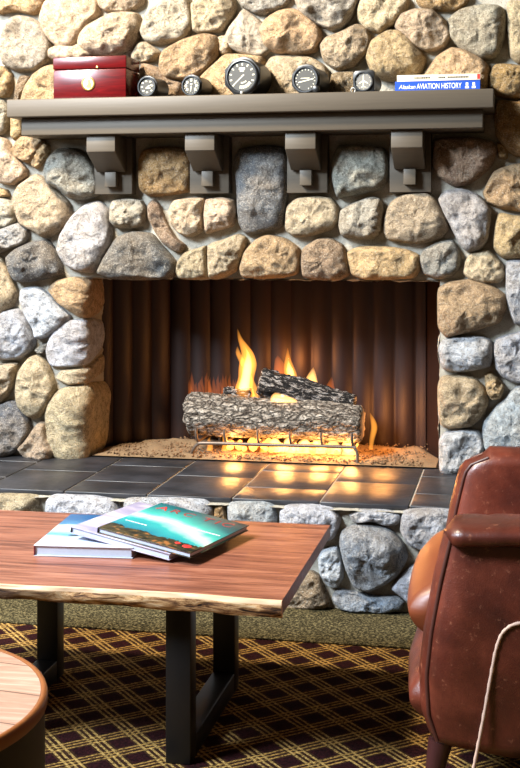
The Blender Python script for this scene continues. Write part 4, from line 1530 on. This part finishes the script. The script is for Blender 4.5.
def arm(name, y_out, sgn, zt, pad):
    """arm slab: outer face at y_out, 0.13 thick towards +sgn"""
    bm_ = bmesh.new()
    nz_, nx_ = 26, 22
    th = .135
    fr_o, rows_o, rows_i = [], [], []
    for i in range(nz_ + 1):
        z_ = .118 + (zt - .118) * i / nz_
        xf = front_x(z_, 0 if pad else zt)
        ro, ri = [], []
        for j in range(nx_ + 1):
            q_ = j / nx_
            x_ = xf + (1.46 - xf) * q_ ** 1.6
            zb = z_
            if z_ < .148:
                zb = z_ - .018 * min(1, (x_ - xf) / .14) * (1 - (z_ - .118) / .03)
            e = min(1, (x_ - xf) / .05)
            puff = .016 * math.sin(PI * min(1, i / nz_)) * math.sqrt(max(0, e)) + .010 * math.sqrt(max(0, 1 - (1 - e) ** 2))
            wr = .002 * noise.noise(Vector((x_ * 12, z_ * 12, y_out)))
            ro.append(bm_.verts.new(Vector((x_, y_out + sgn * (.024 - puff) + wr, zb)) - KO))
            ri.append(bm_.verts.new(Vector((x_, y_out + sgn * (th + puff - .012) + wr, zb)) - KO))
        rows_o.append(ro)
        rows_i.append(ri)
    for rows_ in (rows_o, rows_i):
        for i in range(nz_):
            for j in range(nx_):
                bm_.faces.new((rows_[i][j], rows_[i][j + 1], rows_[i + 1][j + 1], rows_[i + 1][j])).smooth = True
    # rounded front, rear, top and underside
    def bridge(A, B, bul):
        prev = A
        first, last = [A[0]], [A[-1]]
        for t_ in range(1, 6):
            q_ = t_ / 5
            cur = []
            for a_, b_ in zip(A, B):
                if t_ == 5:
                    cur = B
                    break
                cur.append(bm_.verts.new(a_.co.lerp(b_.co, q_) + Vector(bul) * math.sin(PI * q_)))
            for m_ in range(len(A) - 1):
                bm_.faces.new((prev[m_], prev[m_ + 1], cur[m_ + 1], cur[m_])).smooth = True
            prev = cur
            first.append(cur[0])
            last.append(cur[-1])
        return first, last
    ff = bridge([r_[0] for r_ in rows_o], [r_[0] for r_ in rows_i], (-.022, 0, 0))
    bb = bridge([r_[-1] for r_ in rows_o], [r_[-1] for r_ in rows_i], (.01, 0, 0))
    tt = bridge(rows_o[-1], rows_i[-1], (0, 0, .022))
    uu = bridge(rows_o[0], rows_i[0], (0, 0, -.002))
    for p_, q_ in ((ff[1], tt[0]), (bb[1], tt[1]), (ff[0], uu[0]), (bb[0], uu[1])):
        for m_ in range(5):
            quad = []
            for v_ in (p_[m_], p_[m_ + 1], q_[m_ + 1], q_[m_]):
                if v_ not in quad:
                    quad.append(v_)
            if len(quad) > 2:
                bm_.faces.new(quad).smooth = True
    bmesh.ops.remove_doubles(bm_, verts=bm_.verts, dist=.0005)
    a_ = mesh_obj(name, bm_, M['leather'], ch, sharp=0)
    for yy in (y_out + sgn * .024, y_out + sgn * (th - .012)):
        pp = [(front_x(z_, 0 if pad else zt) - .002, yy, z_) for z_ in [.118 + (zt - .118) * i / 24 for i in range(25)]]
        bm_ = bmesh.new()
        tube(bm_, [Vector(p) - KO for p in pp], .0048, 8)
        mesh_obj('piping', bm_, M['piping'], a_)
    if pad:
        bm_ = bmesh.new()
        ringn, segn = 24, 30
        rr_ = []
        for i in range(segn + 1):
            s_ = i / segn
            x_ = .742 + (1.40 - .742) * s_
            k_ = min(1, math.sqrt(max(0, 1 - (1 - min(1, s_ / .05)) ** 2)) + .02)
            k_ *= 1 + .05 * noise.noise(Vector((x_ * 16, 3, y_out)))
            ring = []
            for j in range(ringn):
                q_ = 2 * PI * j / ringn
                cy, cz = math.cos(q_), math.sin(q_)
                pw = lambda t_: math.copysign(abs(t_) ** .75, t_)
                wr = .003 * noise.noise(Vector((x_ * 26, cy * 2, cz * 2)))
                hz = .026 if cz > 0 else .024
                ring.append(bm_.verts.new(Vector((x_, y_out + sgn * .062 + pw(cy) * .083 * k_ + wr, zt + .005 + .03 * s_ + pw(cz) * hz * k_ + wr)) - KO))
            rr_.append(ring)
        for i in range(segn):
            for j in range(ringn):
                bm_.faces.new((rr_[i][j], rr_[i][(j + 1) % ringn], rr_[i + 1][(j + 1) % ringn], rr_[i + 1][j])).smooth = True
        bm_.faces.new(rr_[0])
        bm_.faces.new(rr_[-1])
        mesh_obj('arm_pad', bm_, M['leather'], ch, sharp=0)
    return a_


YN, YF = -1.872, -1.06
near = arm('arm', YN, 1, .535, True)
far = arm('arm', YF, -1, .585, False)
bm = bmesh.new()
cp = catmull([(.805, .078), (.815, .13), (.828, .20), (.840, .27), (.852, .33), (.868, .362), (.900, .378), (.97, .382), (1.10, .384)], 6, False)
tube(bm, [Vector((x_, YN - .0035 - .000, z_)) - KO for x_, z_ in cp], [.0036 * (1 + .18 * math.sin(i * 2.4)) for i in range(len(cp))], 8)
cd = mesh_obj('cord_trim', bm, M['cord'], ch)
cd['label'] = 'pale twisted cord trim on the outer side'


def cushion(name, lo, hi, bul, mat, e=.75, seed=1):
    """soft upholstered block"""
    b_ = bmesh.new()
    bmesh.ops.create_cube(b_, size=2)
    bmesh.ops.subdivide_edges(b_, edges=list(b_.edges), cuts=14, use_grid_fill=True)
    c_ = [(lo[i] + hi[i]) / 2 for i in range(3)]
    s_ = [(hi[i] - lo[i]) / 2 for i in range(3)]
    for v_ in b_.verts:
        p = v_.co.copy()
        q_ = Vector([math.copysign(1 - (1 - abs(t_)) ** 1.6, t_) for t_ in p])
        r_ = Vector((p.x * math.sqrt(max(0, 1 - .32 * (p.y ** 2) * e * .35 - .32 * p.z ** 2 * e)),
                     p.y * math.sqrt(max(0, 1 - .25 * p.x ** 2 * e * .4 - .25 * p.z ** 2 * e * .4)),
                     p.z * math.sqrt(max(0, 1 - .5 * p.x ** 2 * e - .35 * p.y ** 2 * e * .4))))
        wr = 1 + .012 * noise.noise(p * 2.5 + Vector((seed, 0, 0)))
        v_.co = Vector([c_[i] + r_[i] * s_[i] * wr for i in range(3)]) - KO
    for f in b_.faces:
        f.smooth = True
    return mesh_obj(name, b_, M[mat], ch, sharp=0)


cushion('seat_cushion', (.648, YN + .10, .245), (1.36, YF - .10, .455), .03, 'warm_lit_leather', 1.0, 2)
cushion('seat_base', (.650, YN + .05, .095), (1.44, YF - .05, .275), .03, 'leather', .9, 6)
cushion('backrest', (1.28, YN + .04, .10), (1.50, YF - .04, .84), .03, 'leather', .8, 9)
for x_, y_, dx, dy_ in ((.735, YN + .075, -.02, -.012), (.765, YF - .075, -.02, .012), (1.40, YN + .085, .02, -.012), (1.40, YF - .085, .02, .012)):
    bm = bmesh.new()
    tube(bm, [Vector((x_ + dx, y_ + dy_, 0)) - KO, Vector((x_ + dx * .9, y_ + dy_ * .9, .008)) - KO, Vector((x_, y_, .10)) - KO], [.014, .016, .026], 20)
    mesh_obj('leg', bm, M['leg_wood'], ch)
